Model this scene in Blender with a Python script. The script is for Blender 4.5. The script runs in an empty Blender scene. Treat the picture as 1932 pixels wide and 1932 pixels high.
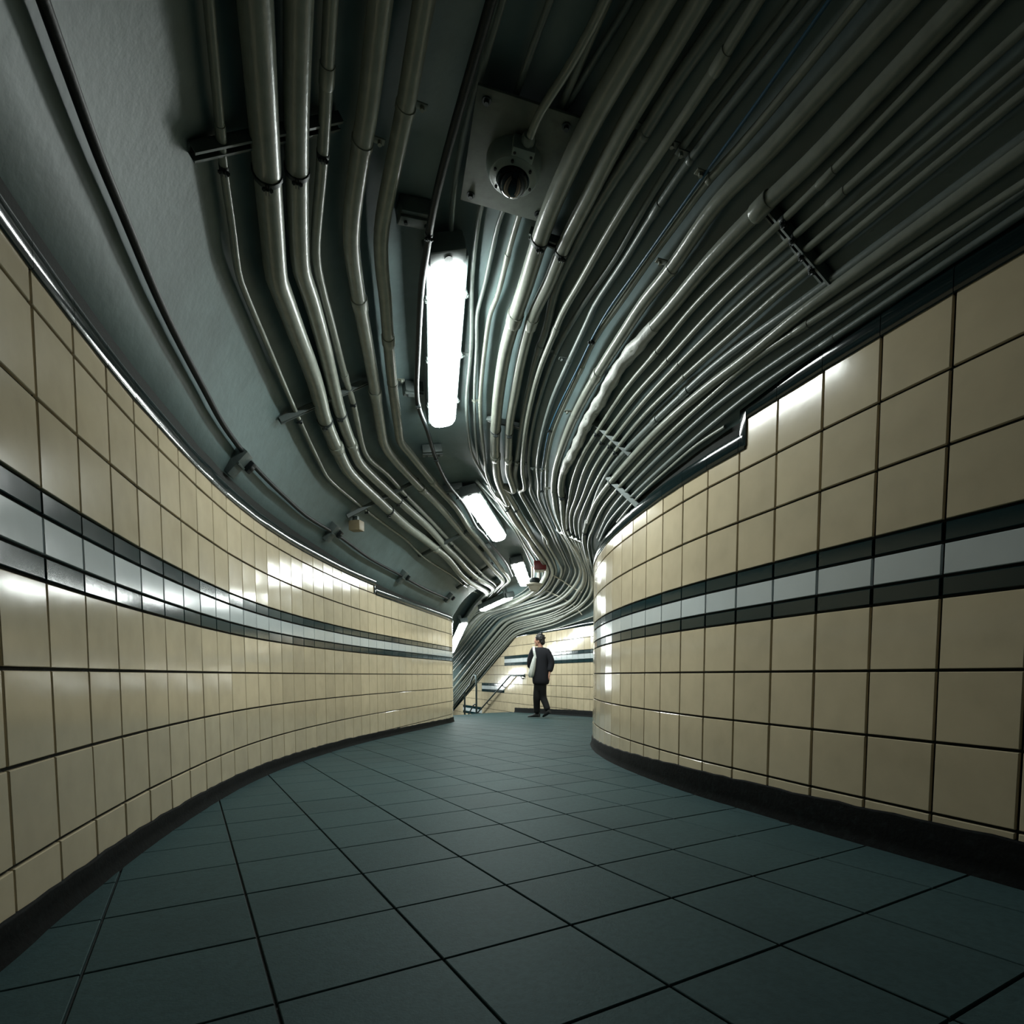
import bpy, bmesh, math, random, bisect
from mathutils import Vector, Matrix, Quaternion

sc = bpy.context.scene
COL = sc.collection
random.seed(7)

# ---------------------------------------------------------------- camera, world, exposure
cam_data = bpy.data.cameras.new('camera')
cam = bpy.data.objects.new('camera', cam_data)
COL.objects.link(cam)
sc.camera = cam
cam_data.sensor_width = 36.0
cam_data.sensor_fit = 'HORIZONTAL'
cam_data.lens = 1090.0 / 1932 * 36
cam_data.shift_x = (966 - 985.0) / 1932
cam_data.shift_y = (1346.0 - 966) / 1932
cam_data.clip_start = 0.02
cam.location = (0, 0, 0.65)
cam.rotation_euler = (math.radians(90) - math.atan(71.5 / 1090.0), 0, 0)

world = bpy.data.worlds.new('world')
sc.world = world
world.use_nodes = True
bg = world.node_tree.nodes['Background']
bg.inputs['Color'].default_value = (0.010, 0.022, 0.024, 1)      # dim station beyond the open ends
bg.inputs['Strength'].default_value = 0.5

vs = sc.view_settings
vs.view_transform = 'Standard'
vs.look = 'None'
vs.gamma = 1.0
vs.use_curve_mapping = False
vs.exposure = 0.0
LAMP_STRENGTH = 52.0
LAMP_ROLL = -13.0

# ---------------------------------------------------------------- geometry of the passage (metres; the lens stands at x=0, y=0, z=H)
H = 0.65
FOC, PPX, PPY, PITCH = 1090.0, 985.0, 1346.0, math.atan(71.5 / 1090.0)
TW_L, TW_R, TH = 0.2587, 0.2565, 0.24525
E0 = H + 0.0175                      # height of the tile joint at eye level
BT = E0 + TH * 2.03                  # top of the coloured band

def floor_z(x, y):
    return H - 0.63441 + 0.01336 * x - 0.01392 * y + 0.00102 * x * y - 0.00046 * y * y

LW_PTS = [(.26, -1.5), (-.25, -.7), (-.66, 0), (-1.02, .75), (-1.30, 1.5), (-1.545, 2.31), (-1.742, 3.137), (-1.791, 3.388), (-1.840, 3.648),
          (-1.877, 3.908), (-1.907, 4.16), (-1.932, 4.415), (-1.96, 5.1), (-1.945, 5.847), (-1.905, 6.55), (-1.83, 7.225), (-1.70, 8.1),
          (-1.535, 9.2), (-1.375, 10.3), (-1.33, 10.65), (-1.32, 10.95), (-1.36, 11.2), (-1.48, 11.42), (-1.7, 11.62), (-1.98, 11.95),
          (-3.0, 14.2), (-5.0, 18.6)]
RW_PTS = [(3.3, -1.6), (2.63, -.5), (2.2, .25), (1.81, 1.0), (1.5, 1.75), (1.243, 2.449), (1.164, 2.696), (1.085, 2.94), (1.010, 3.18),
          (.945, 3.435), (.888, 3.69), (.841, 3.943), (.798, 4.196), (.764, 4.45), (.738, 4.705), (.722, 4.95), (.715, 5.2), (.715, 5.45),
          (.724, 5.7), (.742, 5.95), (.775, 6.2), (.84, 6.5), (.95, 6.9), (1.10, 7.3), (1.28, 7.75), (1.45, 8.25), (1.6, 8.8), (1.69, 9.4),
          (1.7, 10.0), (1.62, 10.6), (1.42, 11.25), (1.12, 12.0), (.75, 12.9), (.2, 14.1), (-.14, 14.9), (-.55, 15.85), (-1.5, 18),
          (-2.4, 20), (-3.3, 22)]

def catmull(P, n):
    out = []
    for i in range(len(P) - 1):
        p0 = P[max(i - 1, 0)]; p1 = P[i]; p2 = P[i + 1]; p3 = P[min(i + 2, len(P) - 1)]
        for k in range(n):
            t = k / n; t2 = t * t; t3 = t2 * t
            out.append(tuple(.5 * (2 * b + (c - a) * t + (2 * a - 5 * b + 4 * c - d) * t2 + (3 * b - a - 3 * c + d) * t3)
                             for a, b, c, d in zip(p0, p1, p2, p3)))
    out.append(tuple(P[-1]))
    return out

class Path2:
    """plan curve with arc length; s = 0 at the control point 'zero'"""
    def __init__(self, pts, zero):
        self.p = catmull(pts, 10); self.s = [0.0]
        for a, b in zip(self.p, self.p[1:]): self.s.append(self.s[-1] + math.dist(a, b))
        s0 = self.s[zero * 10]; self.s = [v - s0 for v in self.s]
    def at(self, s):
        i = min(max(bisect.bisect_right(self.s, s) - 1, 0), len(self.s) - 2)
        t = (s - self.s[i]) / max(self.s[i + 1] - self.s[i], 1e-9)
        a, b = self.p[i], self.p[i + 1]
        return (a[0] + (b[0] - a[0]) * t, a[1] + (b[1] - a[1]) * t)
    def near(self, q):
        i = min(range(len(self.p)), key=lambda k: math.dist(self.p[k], q)); return self.s[i]
LW = Path2(LW_PTS, 6)
RW = Path2(RW_PTS, 5)

# ceiling stations: left foot, right foot, height of left spring, right spring, crown (above the lens)
STATIONS = [((.26, -1.5), (2.63, -.5), 1.2, 1.33, 2.32), ((-.66, 0), (1.9, .82), 1.2, 1.33, 2.31), ((-1.30, 1.5), (1.47, 1.85), 1.2, 1.32, 2.29),
            ((-1.742, 3.137), (1.085, 2.94), 1.2, 1.2, 2.24), ((-1.94, 4.9), (.767, 4.471), 1.2, 1.18, 2.15), ((-1.92, 6.3), (.722, 5.45), 1.17, 1.16, 2.09),
            ((-1.78, 7.5), (.775, 6.2), 1.1, 1.14, 2.05), ((-1.6, 8.6), (1.1, 7.3), 1.08, 1.10, 2.01), ((-1.47, 9.6), (1.6, 8.8), 1.08, 1.06, 1.98),
            ((-1.40, 10.1), (1.7, 10.0), 1.08, 1.04, 1.95), ((-1.36, 10.5), (1.4, 11.3), 1.08, 1.03, 1.92), ((-1.325, 11.0), (.75, 12.9), 1.07, 1.0, 1.90),
            ((-1.62, 11.55), (.2, 14.1), 1.05, .99, 1.87), ((-2.5, 13.1), (-.14, 14.9), 1.0, .98, 1.80), ((-3.5, 15.3), (-1.2, 17.3), -.05, -.07, .75),
            ((-4.6, 17.7), (-2.3, 19.75), -1.1, -1.12, -.30)]
def ceiling_grid(nu=28, sub=6):
    rows = []
    S = [(LW.near(a), RW.near(b), c, d, e) for a, b, c, d, e in STATIONS]
    for r in catmull(S, sub):
        a = LW.at(r[0]); b = RW.at(r[1]); row = []
        for j in range(nu + 1):
            u = -.05 + 1.10 * j / nu
            v = abs(2 * min(max(u, 0), 1) - 1)
            lin = r[2] + (r[3] - r[2]) * u
            hw = math.dist(a, b) / 2; rise = r[4] - (r[2] + r[3]) / 2; R = (hw * hw + rise * rise) / (2 * rise)   # a segment of a circle
            z = lin + math.sqrt(max(R * R - (v * hw) ** 2, 0)) - (R - rise)
            if u < 0 or u > 1: z -= .25 * (-u if u < 0 else u - 1) * hw
            row.append((a[0] + (b[0] - a[0]) * u, a[1] + (b[1] - a[1]) * u, H + z))
        rows.append(row)
    return rows

# ---------------------------------------------------------------- runs of the conduits in the room (radius, kind, points, couplings, clamps)
PIPE_DATA = {
 'P1': (0.0156, 'pipe', [(-0.839, 1.655, 2.536), (-0.919, 1.842, 2.519), (-1.0, 2.03, 2.499), (-1.088, 2.237, 2.475), (-1.173, 2.466, 2.452), (-1.25, 2.658, 2.425), (-1.276, 2.762, 2.423), (-1.376, 3.255, 2.426), (-1.506, 3.976, 2.398), (-1.621, 4.82, 2.322), (-1.634, 4.958, 2.309), (-1.589, 5.783, 2.311), (-1.489, 6.64, 2.306), (-1.412, 7.121, 2.293), (-1.321, 7.901, 2.235), (-1.09, 9.124, 2.204), (-1.006, 9.744, 2.178), (-0.988, 12.969, 2.475)], [0.478], [0.602, 2.519, 4.427]),
 'P2': (0.0512, 'pipe', [(-0.733, 1.698, 2.586), (-0.809, 1.9, 2.577), (-0.886, 2.103, 2.566), (-0.971, 2.332, 2.552), (-1.072, 2.609, 2.529), (-1.149, 2.826, 2.509), (-1.162, 2.894, 2.51), (-1.22, 3.222, 2.515), (-1.311, 3.785, 2.505), (-1.401, 4.232, 2.463), (-1.463, 4.734, 2.424), (-1.488, 5.011, 2.401), (-1.481, 5.276, 2.397), (-1.437, 5.823, 2.394), (-1.336, 6.748, 2.368), (-1.226, 7.348, 2.352), (-1.059, 8.281, 2.307), (-0.97, 9.086, 2.23), (-0.898, 9.581, 2.204), (-0.717, 11.796, 2.331), (-0.884, 12.993, 2.385), (-1.166, 14.105, 2.293), (-1.643, 15.158, 1.869)], [3.041, 6.204], [0.665, 2.636, 4.608, 8.152]),
 'P3': (0.044, 'pipe', [(-0.629, 1.768, 2.667), (-0.715, 1.976, 2.654), (-0.801, 2.185, 2.64), (-0.876, 2.381, 2.627), (-0.984, 2.674, 2.605), (-1.06, 2.903, 2.589), (-1.08, 3.048, 2.594), (-1.16, 3.498, 2.589), (-1.308, 4.288, 2.533), (-1.37, 4.783, 2.493), (-1.395, 5.021, 2.472), (-1.38, 5.316, 2.47), (-1.282, 6.181, 2.469), (-1.127, 7.192, 2.437), (-1.027, 7.984, 2.379), (-0.945, 8.474, 2.346), (-0.863, 9.063, 2.302), (-0.765, 9.693, 2.274), (-0.58, 11.633, 2.371), (-0.712, 12.259, 2.375), (-1.086, 14.063, 2.313), (-1.627, 15.265, 1.836)], [3.101], [0.677, 2.626, 4.489, 8.088]),
 'P4': (0.023, 'pipe', [(-0.552, 1.828, 2.734), (-0.638, 2.044, 2.724), (-0.724, 2.262, 2.711), (-0.786, 2.419, 2.7), (-0.889, 2.655, 2.676), (-0.977, 2.867, 2.653), (-1.013, 3.004, 2.649), (-1.085, 3.423, 2.645), (-1.176, 3.986, 2.621), (-1.213, 4.281, 2.606), (-1.328, 4.974, 2.535), (-1.332, 5.141, 2.527), (-1.273, 5.543, 2.539), (-1.215, 6.154, 2.526), (-1.087, 7.065, 2.493), (-1.004, 7.633, 2.459), (-0.947, 8.012, 2.435), (-0.801, 8.864, 2.381), (-0.683, 9.682, 2.337), (-0.511, 11.507, 2.403), (-0.639, 12.156, 2.404), (-1.041, 14.148, 2.311), (-1.596, 15.37, 1.817)], [0.328, 2.235], [0.629, 2.562, 4.455, 6.315, 8.028]),
 'P5': (0.0398, 'pipe', [(-0.409, 1.865, 2.775), (-0.494, 2.087, 2.767), (-0.571, 2.288, 2.758), (-0.64, 2.443, 2.747), (-0.77, 2.755, 2.722), (-0.819, 2.909, 2.713), (-0.879, 3.224, 2.709), (-0.885, 3.253, 2.708), (-1.009, 4.04, 2.675), (-1.114, 4.67, 2.626), (-1.166, 5.018, 2.596), (-1.159, 5.213, 2.59), (-1.067, 5.953, 2.582), (-0.944, 6.655, 2.567), (-0.791, 7.703, 2.513), (-0.672, 8.372, 2.474), (-0.511, 9.424, 2.414), (-0.359, 10.887, 2.397), (-0.493, 11.573, 2.393), (-0.989, 14.131, 2.296)], [1.554, 2.496, 4.384], [0.598]),
 'P6': (0.0359, 'pipe', [(-0.277, 1.904, 2.818), (-0.363, 2.129, 2.81), (-0.442, 2.336, 2.801), (-0.533, 2.555, 2.789), (-0.643, 2.819, 2.77), (-0.694, 2.978, 2.762), (-0.752, 3.295, 2.754), (-0.756, 3.325, 2.753), (-0.845, 3.811, 2.729), (-0.924, 4.279, 2.7), (-1.011, 4.87, 2.658), (-1.039, 5.08, 2.642), (-1.008, 5.315, 2.639), (-0.911, 6.037, 2.622), (-0.767, 6.862, 2.597), (-0.679, 7.688, 2.547), (-0.553, 8.397, 2.506), (-0.381, 9.578, 2.443), (-0.251, 10.855, 2.421), (-0.353, 11.465, 2.418), (-0.926, 14.16, 2.287)], [1.927, 4.254], [0.463, 2.406]),
 'C1': (0.0176, 'black', [(-0.06, 1.863, 2.765), (-0.147, 2.078, 2.758), (-0.214, 2.241, 2.751), (-0.293, 2.439, 2.743), (-0.361, 2.619, 2.735), (-0.433, 2.839, 2.725), (-0.462, 2.954, 2.721), (-0.515, 3.128, 2.712), (-0.644, 3.723, 2.682), (-0.763, 4.362, 2.642), (-0.764, 4.789, 2.623), (-0.775, 5.351, 2.594), (-0.741, 5.947, 2.567), (-0.644, 6.518, 2.545), (-0.563, 7.438, 2.505), (-0.521, 7.607, 2.5), (-0.412, 8.305, 2.471), (-0.261, 9.311, 2.435), (-0.178, 10.337, 2.401)], [], [1.07, 2.629, 3.57, 4.543]),
 'Q0': (0.0122, 'pipe', [(-0.03, 1.983, 2.889), (-0.12, 2.213, 2.881), (-0.21, 2.441, 2.873), (-0.292, 2.711, 2.862), (-0.332, 2.891, 2.855), (-0.363, 3.088, 2.846)], [], []),
 'A': (0.0129, 'pipe', [(0.129, 1.975, 2.887), (0.041, 2.198, 2.88), (-0.013, 2.336, 2.875), (-0.095, 2.581, 2.865), (-0.199, 2.887, 2.852), (-0.231, 3.047, 2.844), (-0.275, 3.323, 2.828), (-0.327, 3.862, 2.791), (-0.354, 4.067, 2.778), (-0.429, 4.597, 2.751), (-0.469, 5.27, 2.717), (-0.466, 5.521, 2.704), (-0.375, 6.09, 2.668), (-0.262, 6.812, 2.637), (-0.48, 6.165, 2.679), (-0.323, 6.937, 2.644), (-0.117, 7.859, 2.601), (0.068, 9.154, 2.56), (0.146, 9.791, 2.531), (0.211, 10.252, 2.506), (0.217, 10.896, 2.466), (0.157, 11.545, 2.43), (-0.114, 12.601, 2.378), (-0.628, 13.83, 2.348), (-1.094, 14.41, 2.246), (-1.257, 14.617, 2.165), (-1.837, 15.628, 1.709)], [1.988], [2.101]),
 'B': (0.0148, 'pipe', [(0.296, 2.005, 2.863), (0.21, 2.232, 2.855), (0.151, 2.387, 2.849), (0.078, 2.597, 2.84), (-0.01, 2.872, 2.828), (-0.075, 3.135, 2.813), (-0.145, 3.444, 2.795), (-0.182, 3.544, 2.793), (-0.25, 3.962, 2.767), (-0.301, 4.369, 2.744), (-0.32, 4.559, 2.733), (-0.338, 4.876, 2.715), (-0.352, 5.532, 2.683), (-0.36, 5.968, 2.668), (-0.33, 6.307, 2.654), (-0.368, 6.2, 2.663), (-0.256, 6.86, 2.634), (-0.107, 7.634, 2.6), (0.023, 8.553, 2.577), (0.217, 9.696, 2.531), (0.266, 10.156, 2.506), (0.285, 10.849, 2.459), (0.222, 11.641, 2.403), (-0.011, 12.525, 2.357), (-0.495, 13.638, 2.312), (-1.042, 14.439, 2.232), (-1.205, 14.647, 2.153), (-1.866, 15.862, 1.61)], [1.208], [2.642]),
 'B2': (0.012, 'pipe', [(0.468, 1.825, 2.857), (0.376, 2.002, 2.856), (0.263, 2.219, 2.855), (0.177, 2.382, 2.854), (-0.095, 2.896, 2.85), (-0.152, 3.114, 2.838), (-0.222, 3.426, 2.821), (-0.265, 3.579, 2.814), (-0.296, 3.922, 2.789), (-0.349, 4.403, 2.76), (-0.41, 5.295, 2.715), (-0.413, 5.84, 2.691), (-0.369, 6.056, 2.676), (-0.215, 6.829, 2.636), (-0.068, 7.514, 2.603), (0.118, 8.75, 2.576), (0.317, 10.023, 2.518), (0.372, 10.528, 2.48), (0.321, 11.416, 2.41), (0.112, 12.303, 2.359)], [], []),
 'C': (0.0419, 'pipe', [(0.475, 1.907, 2.793), (0.384, 2.109, 2.789), (0.278, 2.343, 2.784), (0.194, 2.572, 2.776), (0.128, 2.776, 2.767), (0.089, 2.926, 2.757), (0.051, 3.095, 2.745), (0.014, 3.264, 2.734), (-0.028, 3.432, 2.725), (-0.1, 3.772, 2.707), (-0.161, 4.232, 2.678), (-0.201, 4.658, 2.654), (-0.224, 4.959, 2.639), (-0.243, 5.426, 2.619), (-0.239, 5.887, 2.601), (-0.162, 6.618, 2.573), (-0.255, 6.31, 2.597), (-0.172, 6.735, 2.575), (-0.071, 7.335, 2.553), (0.095, 8.133, 2.529), (0.155, 8.53, 2.522), (0.398, 9.755, 2.468), (0.434, 10.178, 2.443), (0.406, 10.671, 2.412), (0.325, 11.348, 2.366), (0.186, 11.995, 2.33), (-0.127, 12.932, 2.281), (-0.571, 13.973, 2.256), (-0.933, 14.389, 2.202), (-1.098, 14.6, 2.13), (-1.878, 15.957, 1.529)], [1.682, 3.554], [1.109, 3.035, 5.578]),
 'D': (0.0335, 'pipe', [(0.579, 1.907, 2.769), (0.498, 2.108, 2.762), (0.389, 2.376, 2.753), (0.282, 2.699, 2.737), (0.197, 2.955, 2.727), (0.153, 3.147, 2.712), (0.073, 3.398, 2.704), (0.012, 3.728, 2.683), (-0.055, 4.266, 2.647), (-0.097, 4.666, 2.626), (-0.123, 5.29, 2.594), (-0.134, 5.607, 2.584), (-0.094, 6.135, 2.558), (-0.177, 6.049, 2.588), (-0.078, 6.693, 2.557), (0.059, 7.459, 2.53), (0.155, 8.053, 2.525), (0.259, 8.53, 2.514), (0.452, 9.551, 2.474), (0.519, 10.061, 2.441), (0.517, 10.498, 2.412), (0.456, 11.164, 2.358), (0.317, 11.859, 2.31), (0.166, 12.208, 2.313), (-0.204, 13.233, 2.251), (-0.882, 14.418, 2.194), (-1.044, 14.642, 2.119), (-1.928, 16.368, 1.358)], [1.679, 3.533], [1.136, 3.016, 5.149]),
 'E': (0.0242, 'pipe', [(0.691, 1.889, 2.761), (0.603, 2.08, 2.76), (0.54, 2.215, 2.758), (0.481, 2.372, 2.751), (0.372, 2.631, 2.747), (0.304, 2.819, 2.741), (0.259, 2.965, 2.734), (0.175, 3.265, 2.718), (0.148, 3.524, 2.688), (0.099, 3.784, 2.672), (0.015, 4.538, 2.622), (-0.03, 5.139, 2.596), (-0.051, 5.476, 2.588), (-0.071, 5.712, 2.589), (-0.036, 6.074, 2.569), (0.051, 6.471, 2.535), (0.22, 7.246, 2.496), (0.347, 8.536, 2.529), (0.529, 9.599, 2.49), (0.588, 10.162, 2.453), (0.557, 10.98, 2.382), (0.437, 11.742, 2.313), (0.205, 12.526, 2.267), (-0.808, 14.493, 2.184), (-0.971, 14.724, 2.109), (-1.954, 16.591, 1.293)], [1.935], [0.542, 3.668]),
 'F': (0.0192, 'pipe', [(0.748, 1.849, 2.724), (0.683, 2.034, 2.713), (0.665, 2.087, 2.71), (0.571, 2.33, 2.699), (0.47, 2.589, 2.691), (0.37, 2.885, 2.678), (0.31, 3.08, 2.668), (0.225, 3.351, 2.661), (0.189, 3.524, 2.65), (0.119, 3.869, 2.633), (0.055, 4.375, 2.601), (0.016, 4.921, 2.569), (0.003, 5.488, 2.543), (0.02, 5.981, 2.524), (-0.02, 6.044, 2.542), (0.077, 6.587, 2.509), (0.224, 7.388, 2.485), (0.348, 8.002, 2.484), (0.356, 8.19, 2.493), (0.598, 9.457, 2.456), (0.666, 9.869, 2.426), (0.674, 10.345, 2.396), (0.605, 11.204, 2.313), (0.54, 11.661, 2.26), (0.303, 12.362, 2.235), (-0.74, 14.458, 2.166), (-0.902, 14.697, 2.092), (-1.98, 16.8, 1.178)], [1.743, 0.247], [3.607]),
 'G': (0.0143, 'pipe', [(0.914, 1.691, 2.702), (0.85, 1.839, 2.7), (0.772, 2.019, 2.698), (0.699, 2.185, 2.695), (0.618, 2.382, 2.689), (0.533, 2.633, 2.675), (0.449, 2.923, 2.654), (0.346, 3.208, 2.65), (0.252, 3.517, 2.645), (0.207, 3.706, 2.639), (0.129, 4.192, 2.612), (0.072, 4.806, 2.578), (0.057, 5.335, 2.55), (0.087, 5.794, 2.517), (0.08, 5.957, 2.521), (0.199, 6.563, 2.472), (0.354, 7.364, 2.452), (0.461, 8.147, 2.483), (0.667, 9.32, 2.464), (0.719, 9.756, 2.441), (0.719, 10.286, 2.414), (0.663, 10.952, 2.356), (0.557, 11.597, 2.293), (0.389, 12.249, 2.242), (-0.663, 14.481, 2.164), (-0.823, 14.731, 2.088), (-2.028, 17.199, 1.019)], [], [0.753, 2.141, 3.781]),
 'Hh': (0.0161, 'pipe', [(0.967, 1.672, 2.673), (0.904, 1.817, 2.672), (0.827, 1.992, 2.67), (0.756, 2.152, 2.668), (0.658, 2.391, 2.661), (0.577, 2.622, 2.649), (0.495, 2.891, 2.631), (0.388, 3.221, 2.62), (0.367, 3.326, 2.61), (0.291, 3.7, 2.586), (0.206, 4.188, 2.564), (0.149, 4.794, 2.53), (0.138, 5.296, 2.501), (0.163, 5.647, 2.47), (0.17, 5.986, 2.465), (0.285, 6.584, 2.418), (0.421, 7.444, 2.425), (0.539, 8.291, 2.462), (0.763, 9.536, 2.427), (0.799, 9.731, 2.409), (0.797, 10.491, 2.362), (0.739, 11.159, 2.285), (0.618, 11.734, 2.228), (0.445, 12.244, 2.208), (-0.583, 14.463, 2.141), (-0.743, 14.724, 2.069), (-2.047, 17.35, 0.943)], [1.028], [0.783, 2.147, 3.79]),
 'I': (0.0058, 'blue', [(0.92, 1.772, 2.63), (0.862, 1.94, 2.618), (0.792, 2.144, 2.603), (0.713, 2.359, 2.59), (0.628, 2.604, 2.575), (0.54, 2.87, 2.562), (0.45, 3.144, 2.552), (0.395, 3.366, 2.538), (0.35, 3.603, 2.52), (0.265, 4.05, 2.501), (0.205, 4.452, 2.485), (0.181, 4.907, 2.453), (0.178, 5.493, 2.42), (0.191, 5.641, 2.406), (0.266, 6.149, 2.357), (0.393, 6.85, 2.327), (0.563, 8.082, 2.402), (0.785, 9.472, 2.407), (0.824, 9.774, 2.39), (0.822, 10.489, 2.353), (0.717, 11.134, 2.307), (0.498, 12.196, 2.191)], [], [1.706, 2.786, 3.956]),
 'J': (0.0158, 'pipe', [(1.052, 1.62, 2.609), (0.998, 1.756, 2.604), (0.934, 1.92, 2.597), (0.874, 2.071, 2.591), (0.797, 2.256, 2.586), (0.737, 2.381, 2.588), (0.677, 2.549, 2.579), (0.589, 2.805, 2.568), (0.495, 3.109, 2.552), (0.412, 3.38, 2.545), (0.358, 3.683, 2.521), (0.281, 4.143, 2.497), (0.234, 4.511, 2.48), (0.212, 4.981, 2.447), (0.227, 5.454, 2.408), (0.237, 5.719, 2.394), (0.3, 6.133, 2.353), (0.397, 6.609, 2.316), (0.508, 7.116, 2.3), (0.564, 7.409, 2.311), (0.795, 9.082, 2.384), (0.881, 9.618, 2.354), (0.885, 10.369, 2.314), (0.83, 10.977, 2.249), (0.687, 11.645, 2.184), (0.498, 12.183, 2.168), (-0.502, 14.411, 2.109), (-0.661, 14.685, 2.038), (-2.076, 17.586, 0.803)], [2.17], [0.834, 3.685]),
 'K': (0.0297, 'pipe', [(1.137, 1.6, 2.536), (1.08, 1.734, 2.535), (1.012, 1.895, 2.532), (0.968, 1.998, 2.531), (0.879, 2.211, 2.524), (0.779, 2.423, 2.529), (0.683, 2.748, 2.499), (0.602, 2.981, 2.491), (0.561, 3.137, 2.478), (0.455, 3.58, 2.453), (0.368, 4.054, 2.43), (0.316, 4.497, 2.404), (0.283, 5.003, 2.375), (0.294, 5.438, 2.341), (0.304, 5.493, 2.33), (0.339, 5.833, 2.296), (0.422, 6.239, 2.24), (0.528, 6.688, 2.201), (0.563, 6.82, 2.191), (0.823, 8.578, 2.32), (0.918, 9.16, 2.314), (0.965, 9.849, 2.294), (0.931, 10.616, 2.245), (0.806, 11.361, 2.167), (0.649, 11.905, 2.128), (-0.392, 14.421, 2.035), (-0.548, 14.718, 1.961), (-2.148, 18.18, 0.476)], [2.127], [1.25, 2.607, 3.954]),
 'L': (0.0313, 'wrap', [(1.239, 1.539, 2.467), (1.192, 1.662, 2.461), (1.135, 1.808, 2.454), (1.067, 1.985, 2.445), (1.002, 2.151, 2.437), (0.919, 2.332, 2.44), (0.812, 2.602, 2.433), (0.72, 2.887, 2.416), (0.621, 3.184, 2.408), (0.552, 3.423, 2.404), (0.5, 3.725, 2.377), (0.447, 4.01, 2.367), (0.402, 4.408, 2.339), (0.344, 4.878, 2.332), (0.349, 5.293, 2.296), (0.367, 5.376, 2.275), (0.413, 5.866, 2.225), (0.474, 6.314, 2.195), (0.608, 6.745, 2.131), (0.901, 8.709, 2.289), (1.004, 9.423, 2.275), (1.051, 10.143, 2.23), (1.023, 10.629, 2.188), (0.932, 11.325, 2.089), (0.661, 12.134, 2.047), (-0.254, 14.299, 1.993), (-0.408, 14.642, 1.928), (-2.201, 18.607, 0.233)], [0.857], [3.964]),
 'M1': (0.0147, 'pipe', [(1.271, 1.567, 2.422), (1.224, 1.696, 2.413), (1.167, 1.85, 2.402), (1.098, 2.036, 2.389), (1.061, 2.134, 2.382), (0.992, 2.307, 2.374), (0.903, 2.526, 2.37), (0.809, 2.783, 2.364), (0.703, 3.142, 2.336), (0.609, 3.495, 2.325), (0.515, 3.999, 2.299), (0.447, 4.451, 2.285), (0.419, 4.959, 2.248), (0.427, 5.411, 2.21), (0.429, 5.594, 2.203), (0.46, 6.013, 2.182), (0.5, 6.272, 2.162), (0.568, 6.429, 2.111), (0.773, 7.919, 2.252), (0.99, 9.273, 2.279), (1.031, 9.984, 2.252), (1.007, 10.583, 2.206), (0.952, 11.281, 2.086), (0.671, 12.302, 1.978), (-0.213, 14.399, 1.919), (-0.368, 14.729, 1.851), (-2.233, 18.87, 0.075)], [1.696, 0.605], [0.792, 2.602, 4.686]),
 'M2': (0.0145, 'pipe', [(1.33, 1.593, 2.342), (1.276, 1.728, 2.338), (1.21, 1.89, 2.333), (1.13, 2.087, 2.327), (1.035, 2.318, 2.32), (0.956, 2.511, 2.316), (0.883, 2.715, 2.31), (0.756, 3.121, 2.283), (0.661, 3.47, 2.274), (0.549, 4.04, 2.252), (0.486, 4.522, 2.23), (0.468, 5.107, 2.18), (0.459, 5.568, 2.171), (0.491, 5.915, 2.141), (0.537, 6.157, 2.106), (0.583, 6.277, 2.065), (0.795, 7.853, 2.225), (1.027, 9.305, 2.259), (1.087, 10.041, 2.216), (1.072, 10.604, 2.161), (1.005, 11.293, 2.042), (0.675, 12.381, 1.942), (-0.187, 14.433, 1.881), (-0.342, 14.762, 1.812), (-2.252, 19.026, -0.021)], [1.653, 0.596], [0.783, 2.602, 4.612]),
 'M3': (0.0142, 'pipe', [(1.366, 1.614, 2.286), (1.309, 1.754, 2.282), (1.24, 1.922, 2.278), (1.155, 2.128, 2.272), (1.078, 2.315, 2.267), (1.005, 2.493, 2.263), (0.946, 2.652, 2.261), (0.804, 3.082, 2.243), (0.701, 3.468, 2.227), (0.598, 3.99, 2.206), (0.537, 4.426, 2.187), (0.51, 4.943, 2.142), (0.495, 5.506, 2.128), (0.518, 5.757, 2.101), (0.561, 5.974, 2.058), (0.601, 6.109, 2.016), (0.731, 6.911, 2.024), (1.064, 9.33, 2.239), (1.143, 10.087, 2.178), (1.136, 10.614, 2.115), (1.057, 11.298, 1.997), (0.68, 12.459, 1.905), (-0.148, 14.441, 1.841), (-0.303, 14.779, 1.772), (-2.274, 19.203, -0.133)], [1.593], [0.768, 2.528, 4.475]),
 'M4': (0.014, 'pipe', [(1.392, 1.631, 2.237), (1.334, 1.775, 2.232), (1.263, 1.949, 2.227), (1.177, 2.163, 2.22), (1.113, 2.321, 2.215), (1.054, 2.47, 2.211), (1.017, 2.572, 2.205), (0.837, 3.097, 2.189), (0.729, 3.486, 2.181), (0.633, 3.979, 2.161), (0.582, 4.371, 2.138), (0.546, 4.855, 2.104), (0.534, 5.382, 2.08), (0.548, 5.628, 2.058), (0.577, 5.803, 2.023), (0.616, 5.99, 1.979), (0.726, 6.581, 1.947), (1.105, 9.391, 2.216), (1.197, 10.119, 2.138), (1.199, 10.613, 2.068), (1.108, 11.294, 1.95), (0.684, 12.531, 1.867), (-0.122, 14.464, 1.802), (-0.276, 14.805, 1.732), (-2.292, 19.348, -0.227)], [1.589], [0.745, 2.495, 4.353]),
 'O1': (0.0198, 'pipe', [(1.443, 1.658, 2.158), (1.381, 1.809, 2.156), (1.306, 1.993, 2.154), (1.212, 2.22, 2.151), (1.113, 2.46, 2.148), (0.996, 2.759, 2.155), (0.913, 2.997, 2.152), (0.864, 3.161, 2.143), (0.778, 3.485, 2.134), (0.649, 4.123, 2.127), (0.606, 4.51, 2.1), (0.593, 5.075, 2.036)], [1.612, 1.948], []),
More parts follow.
